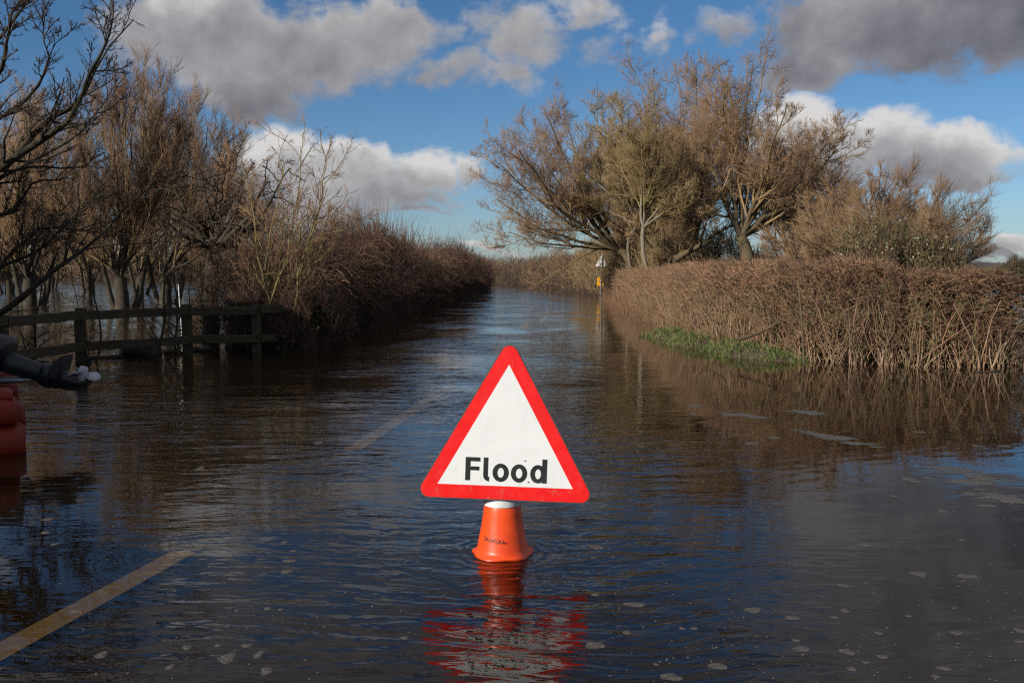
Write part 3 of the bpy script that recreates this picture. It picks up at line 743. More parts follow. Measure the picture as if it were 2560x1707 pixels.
def bramble_hedge():
    r = np.random.default_rng(92)
    # world polyline of the hedge's middle; its road side stands about a metre to the right of it
    path = [(-4.3, 15.0), (-4.0, 17.5), (-3.8, 21), (-3.5, 27), (-3.2, 34), (-2.9, 44), (-2.6, 56), (-2.4, 68), (-2.7, 82)]
    hts = [1.3, 1.5, 2.05, 2.2, 1.75, 2.25, 1.8, 2.1, 1.8]; wd = [.6, .95, 1.05, 1.0, .95, .95, .95, .95, .95]
    P = [(x, y, 0) for x, y in path]; o = np.array([-3.8, 21, 0])
    root = empty('bramble_hedge', o, 'dark overgrown bramble hedge lining the left side of the flooded road', 'hedge')
    g = Geo(); g.add(*core_strip(path, [w * .6 for w in wd], [h * .62 for h in hts], r, 90)); tag(g.build('dark_core', [M['core']], root, o), kind='stuff')
    def pick(n, dn):
        c, t, i, f = sample_path(P, n, r, dn); s = np.stack([t[:, 1], -t[:, 0], 0 * t[:, 0]], 1)
        hh = np.array(hts)[i] * (1 - f) + np.array(hts)[i + 1] * f; ww = np.array(wd)[i] * (1 - f) + np.array(wd)[i + 1] * f
        return c, t, s, hh, ww
    dn = [9, 8, 4.5, 3, 2, 1.3, 1.0, .8]
    n = 42000; c, t, s, hh, ww = pick(n, dn)
    a = r.uniform(0, math.pi, n); rr = r.uniform(.55, 1.0, n) ** .5
    ky = np.arange(14, 84, .55); kn = r.normal(0, .15, len(ky)); kb = np.arange(14, 84, 2.6); kbn = r.normal(0, .14, len(kb))
    LUMP = lambda y: 1 + np.interp(y, ky, kn) + np.interp(y, kb, kbn)
    lump = LUMP(c[:, 1]) + .08 * np.sin(a * 9 + c[:, 1] * 3)
    C = c + s * (np.cos(a) * ww * rr * lump)[:, None]; C[:, 2] = np.sin(a) ** .6 * hh * rr * lump * .95
    dr = s * (np.cos(a) * .5)[:, None] + r.normal(0, .75, (n, 3)); dr[:, 2] += .45
    far = np.clip(c[:, 1] / 18, 1, 3)
    Pp, Rr = sticks(r, C, dr, r.uniform(.12, .42, n) * far ** .3, r.uniform(.0022, .0046, n) * far ** .7, 3, .22)
    g = Geo(); k = r.integers(0, 10, n)
    near = r.uniform(0, 1, n) < .4
    for mi, sel in enumerate((k < 8, (k == 8), k >= 9)): g.spike(Pp[sel & near], Rr[sel & near] * 1.15, mi); g.spike(Pp[sel & ~near][:, ::2], Rr[sel & ~near][:, ::2] * 1.3, mi)
    tag(g.build('twigs', [M['twig_bramble'], M['twig_brown'], M['twig_tan']], root, o), kind='stuff')
    # upright shoots above the top
    n = 2600; c, t, s, hh, ww = pick(n, [2, 4, 6, 4, 2, 2, 1.5, 1])
    C = c + s * (r.uniform(-.8, .8, n) * ww)[:, None]; C[:, 2] = hh * .75
    dr = r.normal(0, .16, (n, 3)); dr[:, 2] = 1; far = np.clip(c[:, 1] / 18, 1, 3)
    clump = np.exp(-((c[:, 1] - 24) / 3) ** 2) + .9 * np.exp(-((c[:, 1] - 45) / 4) ** 2) + .25 + .3 * np.sin(c[:, 1] * 1.9)
    Pp, Rr = sticks(r, C, dr, r.uniform(.45, 1.0, n) ** 1.5 * (.7 + .9 * clump), r.uniform(.0024, .0045, n) * far ** .7, 5, .08)
    tag(Geo().spike(Pp[:, ::2], Rr[:, ::2] * 1.2).build('shoots', [M['twig_brown']], root, o), kind='stuff')
    # woody stems with side branches, standing proud of the mass
    n = 190; c, t, s, hh, ww = pick(n, dn)
    C = c + s * (r.uniform(-.5, .95, n) * ww)[:, None]; C[:, 2] = -.1; dr = r.normal(0, .22, (n, 3)) + s * .15; dr[:, 2] = 1
    P0, R0 = sticks(r, C, dr, hh * r.uniform(.8, 1.25, n), r.uniform(.008, .016, n), 6, .14)
    P1, R1 = grow(P0, R0, 9, 5, (.2, .95), .36, (D(25), D(70)), (0, 0, .10), .2, .5, .005, r)
    P2, R2 = grow(P1, R1, 5, 3, (.2, 1), .5, (D(25), D(70)), (0, 0, .06), .2, .6, .004, r)
    g = Geo(); g.tube(P0, R0, 4, 0); g.spike(P1, R1, 0); g.spike(P2, R2, 1)
    tag(g.build('branches', [M['twig_bramble'], M['twig_brown']], root, o), kind='stuff')
    # arching bramble canes
    n = 900; c, t, s, hh, ww = pick(n, dn)
    C = c + s * (r.uniform(.3, 1, n) * ww)[:, None]; C[:, 2] = hh * r.uniform(.3, .95, n)
    K = 7; Pc = np.empty((n, K, 3)); d = nrm(s * .8 + r.normal(0, .4, (n, 3)) + np.array([0, 0, .7])); Pc[:, 0] = C
    for k in range(1, K):
        d = nrm(d + np.array([0, 0, -.25]) + r.normal(0, .08, (n, 3))); Pc[:, k] = Pc[:, k - 1] + d * .11
    tag(Geo().tube(Pc, np.full((n, K), .0035), 3).build('canes', [M['twig_tan']], root, o), kind='stuff')
    n = 22000; c, t, s, hh, ww = pick(n, dn); a = r.uniform(0, math.pi * .9, n)
    keep = (np.sin(c[:, 1] * 1.3 + a * 2) + r.normal(0, .5, n)) > .2
    C = (c + s * (np.cos(a) * ww * 1.0)[:, None]); C[:, 2] = np.sin(a) ** .6 * hh * .93 + r.normal(0, .06, n); C = C[keep]
    k = r.uniform(0, 1, len(C)) < .96
    g = Geo(); g.add(*leaves(r, C[k], .022), 0); g.add(*leaves(r, C[~k], .024), 1)
    tag(g.build('leaves', [M['leaf_bramble'], M['leaf_pale']], root, o), kind='stuff')
bramble_hedge()

def thicket(name, label, cat, path, hts, wd, n, seed, mats, dn=None, lf=1.0, rr0=.006, core=.7, leafn=0, pale=.0, upright=.8, kind=None, group=None, lump_=(.2, .35)):
    r = np.random.default_rng(seed); P = [(x, y, 0) for x, y in path]; o = np.array(P[len(P) // 2])
    root = empty(name, o, label, cat, group)
    if kind: root['kind'] = kind
    g = Geo(); g.add(*core_strip(path, [w * core for w in wd], [h * core for h in hts], r, 50)); tag(g.build('dark_core', [M['core']], root, o), kind='stuff')
    c, t, i, f = sample_path(P, n, r, dn); s = np.stack([t[:, 1], -t[:, 0], 0 * t[:, 0]], 1)
    hh = np.array(hts)[i] * (1 - f) + np.array(hts)[i + 1] * f; ww = np.array(wd)[i] * (1 - f) + np.array(wd)[i + 1] * f
    a = r.uniform(0, math.pi, n); q = r.uniform(.4, 1, n) ** .5
    st = (c * t).sum(1)
    lump = 1 + lump_[0] * np.sin(st * 1.1 + seed) + lump_[0] * .6 * np.sin(st * 2.7 + 2 * seed)
    C = c + s * (np.cos(a) * ww * q)[:, None]; C[:, 2] = np.sin(a) ** .6 * hh * q * lump
    dr = r.normal(0, .5, (n, 3)); dr[:, 2] += upright
    Pp, Rr = sticks(r, C, dr, r.uniform(.2, .7, n) * lf, r.uniform(.6, 1.2, n) * rr0, 4, .16)
    g = Geo(); k = r.integers(0, len(mats), n)
    for m_ in range(len(mats)): g.spike(Pp[k == m_][:, ::3], Rr[k == m_][:, ::3] * 1.25, m_)
    tag(g.build('twigs', mats, root, o), kind='stuff')
    if leafn:
        j = r.integers(0, n, leafn); Cl = C[j] + r.normal(0, .08, (leafn, 3)); kk = r.uniform(0, 1, leafn) < pale
        g = Geo(); g.add(*leaves(r, Cl[~kk], .03), 0); 
        if kk.any(): g.add(*leaves(r, Cl[kk], .03), 1)
        tag(g.build('leaves', [M['leaf_dark'], M['leaf_pale']], root, o), kind='stuff')
    return root
# undergrowth below the right-hand trees
thicket('scrub', 'brown scrub under the willows behind the distant road sign', 'scrub', [(4.4, 58), (4.9, 48), (5.4, 40), (6.0, 34)], [2.3, 2.6, 2.7, 2.3], [1.0, 1.2, 1.3, 1.1], 12000, 101,
        [M['twig_brown'], M['stick_olive'], M['twig_willow']], lf=1.2, rr0=.010, leafn=4000)
thicket('scrub', 'olive scrub and ivy filling the gaps between the willow trunks', 'scrub', [(5.6, 36), (7.5, 35), (9.5, 36), (12, 38)], [2.3, 2.1, 1.8, 1.5], [1.1] * 4, 9000, 102,
        [M['twig_brown'], M['stick_olive'], M['twig_willow']], lf=1.1, rr0=.007, leafn=9000, core=.5)
thicket('clematis_bush', 'dark leafy bush flecked with pale seed heads under the domed bush', 'bush', [(7.6, 22.5), (8.8, 22), (10.2, 22.5)], [1.7, 2.1, 1.6], [.9, 1.0, .8], 5000, 103,
        [M['twig_brown'], M['twig_willow']], lf=.8, rr0=.0045, leafn=9000, pale=.22, core=.55)
thicket('bramble_bush', 'low dark bramble heap swallowing the right end of the fence', 'bush', [(-4.15, 14.3), (-3.7, 14.25), (-3.15, 14.5), (-2.95, 15.2)], [.5, .75, .95, 1.1], [.35, .45, .5, .5], 5200, 109,
        [M['twig_bramble'], M['twig_brown']], lf=.75, rr0=.0038, leafn=1500, core=.6)
# the hedge running on round the far bend
thicket('far_hedge', 'straight brown hedge closing the view where the flooded road bends left', 'hedge',
        [(4.3, 56), (3.6, 66), (1.8, 80), (-3, 95), (-14, 108), (-30, 116)], [1.9, 2.1, 2.2, 2.3, 2.4, 2.5], [1.2] * 6, 12000, 104,
        [M['twig_brown'], M['twig_brown'], M['twig_bramble'], M['stick_olive']], lf=1.4, rr0=.014, lump_=(.06, .1))
for nm, lb, x0, x1, y, h, sd_, n in [('tree_belt', 'far belt of bare trees across the flooded field on the left', -110, -12, 135, 4.6, 105, 11000),
                                  ('tree_belt', 'far belt of low trees beyond the trimmed hedge on the right', 14, 150, 190, 2.2, 106, 8000)]:
    xs = np.linspace(x0, x1, 12); r = np.random.default_rng(sd_)
    thicket(nm, lb, 'trees', [(x, y + r.normal(0, 4)) for x in xs], list(h * r.uniform(.6, 1.2, 12)), [4] * 12, n, sd_, [M['twig_brown'], M['stick_olive']], lf=4, rr0=.05, kind='stuff', lump_=(.12, .2))
thicket('evergreen_bush', 'round dark evergreen bush in the distant fields at the right edge', 'bush', [(57, 112), (58.5, 112), (60, 112.4)], [1.9, 2.4, 1.8], [1.2, 1.6, 1.1], 3000, 107,
        [M['leaf_dark'], M['twig_brown']], lf=1, rr0=.03, leafn=2000)

# unseen evergreen row, added left of frame to shade boat, fence and near water
thicket('unseen_shade_hedge', 'unseen tall evergreen row added left of the frame to cast shade', 'hedge', [(-7.6, 1.0), (-8.2, 4), (-9.2, 8), (-10.6, 12.5)], [4.6, 5.2, 5.0, 4.4], [1.1, 1.3, 1.3, 1.0], 5000, 108,
        [M['leaf_dark'], M['twig_brown']], lf=.9, rr0=.008, leafn=14000, core=.85)

# ------------------------------------------------------------------ grass bank at the hedge corner
def bank():
    r = np.random.default_rng(110)
    xs = np.linspace(1.6, 8, 60); ys = np.linspace(11, 21, 70); X, Y = np.meshgrid(xs, ys)
    line = np.array([(2.62, 20.5), (2.55, 18.6), (2.5, 17.2), (2.65, 15.6), (2.85, 14.2), (3.2, 13.0), (3.7, 12.2), (4.1, 11.8), (5.5, 11.8)])
    shore = np.interp(Y, [11.2, 11.9, 12.5, 13.4, 14.4, 15.6, 17.2, 18.6, 20.5], [8.5, 3.9, 3.3, 2.95, 2.75, 2.65, 2.45, 2.6, 2.85])
    dd = X - shore + .10 * np.sin(Y * 3) + .06 * np.sin(Y * 7.3)
    fade = np.clip((4.5 - X) / 1.1, 0, 1)
    fade = fade * np.clip((18.3 - Y) / 1.2, 0, 1)
    Z = np.clip(dd * .55, -.3, .14) * fade + (-.3) * (1 - fade)
    Z += np.where(Z > -.05, r.normal(0, .008, Z.shape), 0)
    n, m = X.shape; V = np.stack([X, Y, Z], -1).reshape(-1, 3)
    i = np.arange((n - 1) * m).reshape(n - 1, m)[:, :-1]; Q = np.stack([i, i + 1, i + m + 1, i + m], -1).reshape(-1, 4)
    tag(mesh('bank', V, [Q], M['mud']), kind='structure')
    N = 40000; sel = r.integers(0, len(V), N * 3); C = V[sel] + r.uniform(-.07, .07, (N * 3, 3)) * [1, 1, 0]
    C = C[(C[:, 2] > -.06) & (C[:, 0] < 4.9) & (C[:, 1] < 17.7 + r.normal(0, .3, len(C)))][:N]; N = len(C)
    dist = np.interp(C[:, 1], [11.2, 11.9, 12.5, 13.4, 14.4, 15.6, 17.2, 18.6, 20.5], [8.5, 3.9, 3.3, 2.95, 2.75, 2.65, 2.45, 2.6, 2.85])
    keep = r.uniform(0, 1, N) < np.clip(1.25 - (C[:, 0] - dist) * .8, .25, 1); C = C[keep]; N = len(C)
    hgt = r.uniform(.02, .10, N); a = r.uniform(0, 6.28, N); w = .004
    b1 = C + np.stack([np.cos(a) * w, np.sin(a) * w, 0 * a], 1); b2 = C - np.stack([np.cos(a) * w, np.sin(a) * w, 0 * a], 1)
    lean = r.normal(0, .45, (N, 3)) * hgt[:, None]; lean[:, 2] = hgt
    md = C + lean * .5 + [0, 0, .004]; tp = C + lean
    Vb = np.stack([b1, b2, md + (b2 - C) * .8, tp, md + (b1 - C) * .8], 1).reshape(-1, 3); Fb = np.arange(N * 5).reshape(N, 5)
    g = Geo(); dry = r.uniform(0, 1, N) < .24
    g.add(Vb[np.repeat(~dry, 5)], np.arange((~dry).sum() * 5).reshape(-1, 5), 0); g.add(Vb[np.repeat(dry, 5)], np.arange(dry.sum() * 5).reshape(-1, 5), 1)
    o = g.build('grass', [M['grass'], M['grass_dry']]); tag(o, 'fresh green grass growing on the bank at the foot of the trimmed hedge', 'grass', kind='stuff')
    # dead pale stalks along the far verge
    n = 700; y = r.uniform(16.5, 40, n) ; y = 16.5 + (y - 16.5) ** 1.0
    x = np.interp(y, [16.5, 21, 27, 36, 46], [2.95, 3.1, 3.35, 3.75, 4.1]) + r.normal(0, .16, n)
    C = np.stack([x, y, np.full(n, -.05)], 1); dr = r.normal(0, .25, (n, 3)); dr[:, 2] = 1
    Pp, Rr = sticks(r, C, dr, r.uniform(.2, .6, n), r.uniform(.002, .004, n) * np.clip(y / 14, 1, 3) ** .7, 3, .15)
    tag(Geo().tube(Pp, Rr, 3, 0).build('dead_stalks', [M['twig_tan']]), 'pale dead stalks standing in water along the right edge of the road', 'dead grass', kind='stuff')
bank()

# ------------------------------------------------------------------ fence
def bar(name, a, b, w, h, matl, parent, origin, r, up=(0, 0, 1), wob=.004):
    """squared timber from a to b, slightly uneven"""
    a, b = np.array(a, float), np.array(b, float); t = nrm(b - a); u = np.array(up, float); s = nrm(np.cross(t, u)); u = np.cross(s, t)
    K = 6; V = []; Fc = []
    bev = min(w, h) * .12
    prof = [(-w / 2 + bev, -h / 2), (w / 2 - bev, -h / 2), (w / 2, -h / 2 + bev), (w / 2, h / 2 - bev), (w / 2 - bev, h / 2), (-w / 2 + bev, h / 2), (-w / 2, h / 2 - bev), (-w / 2, -h / 2 + bev)]
    for k in range(K):
        c = a + (b - a) * k / (K - 1) + r.normal(0, wob, 3)
        for (x, z) in prof: V.append(c + s * x + u * z - origin)
    for k in range(K - 1):
        for j in range(8): q = k * 8; Fc.append((q + j, q + (j + 1) % 8, q + 8 + (j + 1) % 8, q + 8 + j))
    Fc.append(tuple(range(7, -1, -1))); Fc.append(tuple(range((K - 1) * 8, K * 8)))
    return pydata(name, V, Fc, matl, parent)
def fence():
    r = np.random.default_rng(120)
    posts = [(-5.75, 8.9), (-5.66, 10.6), (-5.56, 12.3), (-4.57, 13.5), (-3.66, 13.75), (-3.15, 14.6)]
    o = np.array([-5.56, 12.3, 0]); root = empty('wooden_fence', o, 'dark two rail timber post and rail fence standing in the flood at left', 'fence')
    for (x, y) in posts:
        bar('post', (x, y, -.5), (x + r.normal(0, .015), y, .70 if x > -5.6 and x < -4.7 or y > 12 else .68), .115, .115, M['timber'], root, o, r, up=(0, 1, 0))
    for (p, q) in zip(posts[:-1], posts[1:]):
        d = nrm(np.array([q[0] - p[0], q[1] - p[1], 0])); nn = np.array([d[1], -d[0], 0]) * .08
        for z in (.61, .21):
            a = np.array([*p, z + r.normal(0, .01)]) + nn; b = np.array([*q, z + r.normal(0, .01)]) + nn
            bar('rail', a + d * .004, b - d * .004, .04, .115, M['timber'], root, o, r)
fence()

# floating logs and marker poles
def log(px0, px1, py, r0, seed, label, name='driftwood_log'):
    r = np.random.default_rng(seed); a, b = gp(px0, py), gp(px1, py + r.uniform(-4, 2)); a[2] = b[2] = r0 * .35
    K = 9; P = spline([a, a * .5 + b * .5 + r.normal(0, .03, 3), b], K); R = r0 * r.uniform(.7, 1.15, K); R[0] = R[-1] = r0 * .45
    P = np.vstack([P[0] + (P[0] - P[1]) * .02, P, P[-1] + (P[-1] - P[-2]) * .02]); R = np.concatenate([[.004], R, [.004]])
    o = a * .5 + b * .5; o[2] = 0
    ob = Geo().tube(P[None], R[None], 9).build(name, [M['log']], None, o); ob.location = tuple(o)
    return tag(ob, label, 'log', 'driftwood floating along the fence')
log(95, 145, 906, .035, 1, 'thin floating log at the left end of the driftwood')
log(150, 235, 899, .055, 2, 'dark rough log drifting against the first fence post')
log(228, 306, 898, .045, 3, 'low dark log between the first post and the big stump')
log(302, 400, 891, .14, 4, 'biggest dark stump floating between the two fence posts', 'driftwood_stump')
log(412, 455, 885, .05, 5, 'short dark log touching the second fence post')
log(480, 525, 878, .06, 6, 'short dark log right of the second fence post')
log(590, 650, 868, .05, 7, 'dark log lodged under the thorny shrub')
log(2440, 2500, 930, .018, 8, 'slim brown stick floating off the right end of the hedge', 'floating_stick')
def pole(x0, y0, x1, y1, d, w, label):
    a, b = at(x0, y0, d), at(x1, y1, d); a[2] = -.3
    o = np.array([a[0], a[1], 0]); ob = Geo().tube(np.array([[a, a * .5 + b * .5, b, b + [0, 0, .004]]]), np.array([[w, w, w, .001]]), 8).build('marker_pole', [M['pole_white']], None, o)
    ob.location = tuple(o); tag(ob, label, 'pole', 'white marker poles in the flooded field')
pole(212, 860, 194, 692, 15.0, .013, 'white marker pole slanting behind the first fence post')
pole(455, 790, 446, 712, 19.0, .013, 'shorter white marker pole seen left of the hawthorn trunk')
# white rail end at the right edge
a, b = at(2542, 849, 13.0), at(2700, 849, 13.0)
rt = empty('white_gate', (a[0], a[1], 0), 'end of a low white gate rail at the right edge beyond the hedge', 'gate')
o_ = np.array([a[0], a[1], 0]); r_ = np.random.default_rng(5)
bar('rail', a, b, .03, .022, M['pole_white'], rt, o_, r_, wob=.0005)
bar('post', b + [.02, 0, -.7], b + [.02, 0, .1], .06, .06, M['pole_white'], rt, o_, r_, up=(0, 1, 0), wob=.0005)

# ------------------------------------------------------------------ distant sign seen from behind
def far_sign():
    d = 44.0; b = at(1500, 738, d); b[2] = 0
    root = empty('road_sign', b, 'distant triangular road sign seen from behind on a grey pole above a yellow box', 'sign')
    lean = np.array([.09, 0, 0])
    P = spline([np.array([0, 0, -.4]), lean * .5 + [0, 0, .9], lean + [0, 0, 2.02]], 5)
    Geo().tube(P[None], np.full((1, 5), .024), 8).build('pole', [M['steel']], root)
    s = .25; zc = 1.60; V = []; Fc = []
    pts = []
    for k in range(3):
        a = math.pi / 2 + k * 2 * math.pi / 3; c = np.array([math.cos(a), math.sin(a)]) * .31
        for j in range(-3, 4):
            aa = a + j * D(20); pts.append(c + np.array([math.cos(aa), math.sin(aa)]) * .028)
    n = len(pts)
    for yy in (.05, .056): V += [(p[0] + .09, yy, p[1] + zc) for p in pts]
    Fc = [tuple(range(n)), tuple(range(2 * n - 1, n - 1, -1))] + [(i, i + n, (i + 1) % n + n, (i + 1) % n) for i in range(n)]
    pydata('sign_plate', V, Fc, M['alu'], root)
    for z in (1.52, 1.76): bar('bracket', (-.08 + .09, .045, z), (.08 + .09, .045, z), .012, .03, M['steel'], root, np.zeros(3), r_, wob=0)
    # yellow rounded box
    x0, x1, z0, z1 = -.13, .16, .52, .92; q = .05; prof = []
    for (cx, cz, a0) in ((x1 - q, z1 - q, 0), (x0 + q, z1 - q, 90), (x0 + q, z0 + q, 180), (x1 - q, z0 + q, 270)):
        for j in range(4): a = D(a0 + j * 30); prof.append((cx + q * math.cos(a), cz + q * math.sin(a)))
    n = len(prof); V = [(x, y, z) for y in (.036, .13) for (x, z) in prof]
    Fc = [tuple(range(n)), tuple(range(2 * n - 1, n - 1, -1))] + [(i, i + n, (i + 1) % n + n, (i + 1) % n) for i in range(n)]
    pydata('yellow_box', V, Fc, M['yellow'], root)
    bar('strap', (-.05, .034, .72), (.10, .034, .72), .006, .03, M['steel'], root, np.zeros(3), r_, wob=0)
far_sign()

# ------------------------------------------------------------------ boat and outboard motor at the left edge
def loft(name, rings, matl, parent, cap=True, smooth=True):
    n = len(rings[0]); V = [p for rg in rings for p in rg]; Fc = []
    for k in range(len(rings) - 1):
        for j in range(n): q = k * n; Fc.append((q + j, q + (j + 1) % n, q + n + (j + 1) % n, q + n + j))
    if cap: Fc.append(tuple(range(n - 1, -1, -1))); Fc.append(tuple(range((len(rings) - 1) * n, len(rings) * n)))
    o = pydata(name, V, Fc, matl, parent, smooth)
    return o
def boat():
    y0 = 6.1; xs = -3.50
    root = empty('rescue_boat', (xs, y0 + .7, 0), 'stern of an orange plastic rescue boat cut off by the left edge', 'boat', None, D(27))
    def tube_part(name, yc, zc, ry, rz, x_in=.0, tip=.18):
        rings = []
        for (dx, sc) in ((0, .72), (-.02, .86), (-.06, .95), (-.13, 1.0), (-.9, 1.02), (-2.2, 1.0), (-3.0, .85), (-3.5, .5), (-3.7, .15)):
            rg = []
            for j in range(20):
                a = j * 2 * math.pi / 20; ca, sa = math.cos(a), math.sin(a)
                e = .62; rg.append((x_in + dx, yc + ry * sc * math.copysign(abs(ca) ** e, ca) + (.7 - yc) * max(0, (-dx - 2)) * .3, zc + rz * sc * math.copysign(abs(sa) ** e, sa) + max(0, -dx - 2.2) * .12))
            rings.append(rg)
        return loft(name, rings, M['boat'], root)
    for k, yc in enumerate((-.62, .62)):
        tube_part('lower_hull', yc, .06, .20, .115, .02)
        tube_part('upper_hull', yc, .255, .185, .10, -.02)
        # raised corner block with a notch
        rings = []
        for (x, z0_, z1_) in ((-.045, .33, .385), (-.09, .33, .40), (-.16, .33, .40), (-.19, .33, .405), (-.24, .33, .47), (-.36, .33, .52), (-.7, .33, .50), (-.9, .33, .36)):
            h = .12; rings.append([(x, yc - h, z0_), (x, yc + h, z0_), (x, yc + h * .95, z1_ - .02), (x, yc + h * .75, z1_), (x, yc - h * .75, z1_), (x, yc - h * .95, z1_ - .02)])
        loft('corner_block', rings, M['boat'], root)
    r = r_
    bar('transom', (-.30, -.5, .26), (-.30, .5, .26), .05, .40, M['boat_dark'], root, np.zeros(3), r, wob=0)
    bar('deck', (-.34, 0, .16), (-2.9, 0, .16), 1.0, .04, M['boat_dark'], root, np.zeros(3), r, wob=0)
    bar('thwart', (-1.4, -.55, .40), (-1.4, .55, .40), .25, .04, M['boat_dark'], root, np.zeros(3), r, up=(0, 0, 1), wob=0)
boat()
def outboard():
    d = 6.9
    A = lambda px, py, dd=d: at(px, py, dd)
    piv = A(-40, 905); root = empty('outboard_motor', (piv[0], piv[1], piv[2]), 'black outboard motor tilted up with its white propeller out of the water', 'outboard motor')
    o = piv
    def sec(c, t, hw, hh, n=14, e=.8):
        t = nrm(t); s = np.array([0, 1., 0]); u = nrm(np.cross(t, s)); 
        return [c - o + s * hw * math.copysign(abs(math.cos(a)) ** e, math.cos(a)) + u * hh * math.copysign(abs(math.sin(a)) ** e, math.sin(a)) for a in [j * 2 * math.pi / n for j in range(n)]]
    # leg
    pts = [A(-60, 880), A(20, 905), A(70, 922), A(110, 934), A(118, 936)]
    t = pts[-1] - pts[0]
    loft('leg', [sec(p, t, w, h) for p, w, h in zip(pts, (.06, .055, .05, .045, .05), (.085, .08, .072, .065, .07))], M['black_plastic'], root)
    loft('collar', [sec(p, t, w, h) for p, w, h in zip([A(106, 933), A(120, 938), A(134, 942)], (.06, .064, .06), (.082, .088, .086))], M['black_plastic'], root)
    loft('gear_case', [sec(A(x, y), t, w, h) for x, y, w, h in ((132, 940, .05, .085), (150, 945, .05, .08), (170, 950, .048, .055), (190, 954, .045, .04), (206, 955, .04, .034), (218, 957, .02, .02))], M['black_plastic'], root)
    # anti-ventilation plate, a flat fin standing up
    P = [A(138, 915), A(152, 900), A(166, 888), A(170, 887), A(166, 905), A(160, 925), A(158, 945), A(138, 945)]
    pydata('cavitation_plate', [p - o + np.array([0, s, 0]) for s in (-.09, .09) for p in P],
           [tuple(range(8)), tuple(range(15, 7, -1))] + [(i, i + 8, (i + 1) % 8 + 8, (i + 1) % 8) for i in range(8)], M['black_plastic'], root)
    P = [A(198, 950), A(222, 946), A(232, 950), A(226, 962), A(212, 972), A(196, 978), A(150, 972), A(150, 958)]
    pydata('skeg', [p - o + np.array([0, s, 0]) for s in (-.008, .008) for p in P],
           [tuple(range(8)), tuple(range(15, 7, -1))] + [(i, i + 8, (i + 1) % 8 + 8, (i + 1) % 8) for i in range(8)], M['black_plastic'], root)
    # cowl
    loft('cowl', [sec(A(x, y), A(1, 0) - A(0, 0) + [0, 0, -.001], w, h) for x, y, w, h in ((24, 880, .10, .06), (16, 882, .15, .12), (-10, 885, .17, .15), (-80, 880, .18, .17), (-130, 870, .15, .13))], M['black_plastic'], root)
    loft('bracket', [sec(A(x, y), t, w, h) for x, y, w, h in ((-60, 945, .05, .03), (0, 950, .045, .028), (60, 950, .04, .02), (92, 948, .02, .01))], M['steel'], root)
    # propeller: hub and three broad rounded blades
    hub = A(206, 936, d - .02); ax = nrm(A(214, 915) - A(206, 950))
    prop = bpy.data.objects.new('propeller', None); COL.objects.link(prop); prop.parent = root; prop.location = tuple(hub - o)
    s = np.array([0, 1., 0]); u = nrm(np.cross(ax, s)); s = np.cross(u, ax)
    rings = []
    for k, (dz, rr) in enumerate(((-.05, .024), (-.03, .034), (.03, .034), (.055, .028), (.06, .020), (.04, .016))):
        rings.append([ax * dz + (s * math.cos(j * .5236) + u * math.sin(j * .5236)) * rr for j in range(12)])
    loft('hub', rings, M['prop'], prop)
    for b_ in range(3):
        th = D(40 + 120 * b_); e = s * math.cos(th) + u * math.sin(th); f = np.cross(ax, e)
        pit = nrm(f * .8 + ax * .6); V = []; 
        for sgn in (-1, 1):
            for j in range(14):
                a = j * 2 * math.pi / 14; rr_ = .052; c = e * (.075 + rr_ * math.cos(a)) + pit * rr_ * .85 * math.sin(a)
                V.append(c + np.cross(e, pit) * (sgn * .003 + .008 * math.sin(a) ** 2))
        pydata('blade', V, [tuple(range(13, -1, -1)), tuple(range(14, 28))] + [(i, (i + 1) % 14, (i + 1) % 14 + 14, i + 14) for i in range(14)], M['prop'], prop, True)
outboard()

# ------------------------------------------------------------------ the flood sign on its cone
def sign_mat(name, c1, c2, rough=.32):
    m = bpy.data.materials.new(name); m.use_nodes = True; t = m.node_tree; g = NG(t); b = t.nodes['Principled BSDF']
    co = g.n('ShaderNodeTexCoord').outputs['Object']
    f = g.mapr(g.noise(co, 9, 6, .65), .35, .75)
    sc = g.noise(g.v('MULTIPLY', co, (40, 1, 9)), 3, 3, .6); scr = g.mapr(sc, .68, .74)
    sp = g.mapr(g.noise(co, 70, 2, .5), .74, .78)
    col = g.mix(f, c1, c2); col = g.mix(g.m('MULTIPLY', sp, .5), col, (.16, .11, .07))
    col = g.mix(g.m('MULTIPLY', scr, .12), col, (.7, .66, .6))
    xx, yy2, zz = g.sep(co)
    low = g.mapr(zz, .14, -.06); mud = g.m('MULTIPLY', g.mapr(g.noise(co, 28, 6, .7), .55, .72), g.m('MULTIPLY_ADD', low, .38, .06))
    col = g.mix(mud, col, (.30, .22, .15))
    g.put(b.inputs['Base Color'], col); b.inputs['Roughness'].default_value = rough; b.inputs['Specular IOR Level'].default_value = .5
    g.put(b.inputs['Roughness'], g.mapr(g.noise(co, 14, 5, .6), .3, .7, rough - .08, rough + .16))
    b.inputs['Coat Weight'].default_value = .15; b.inputs['Coat Roughness'].default_value = .25
    return m
M['sign_white'] = sign_mat('sign_white', (.80, .82, .82), (.74, .76, .76))
M['sign_red'] = sign_mat('sign_red', (.86, .012, .012), (.76, .014, .014))
M['sign_edge'] = mat('sign_edge', (.05, .05, .05), (.09, .09, .09), 10, .6)
M['cone'] = mat('cone_orange', (.86, .080, .010), (.70, .060, .010), 7, .38, .0006, spec=.5)
M['sleeve'] = mat('reflective_sleeve', (.84, .85, .86), (.66, .67, .69), 22, .22, .0010, spec=.8)
M['dot'] = mat('red_dot', (.5, .02, .02), None, 10, .5)
PX = 610.0
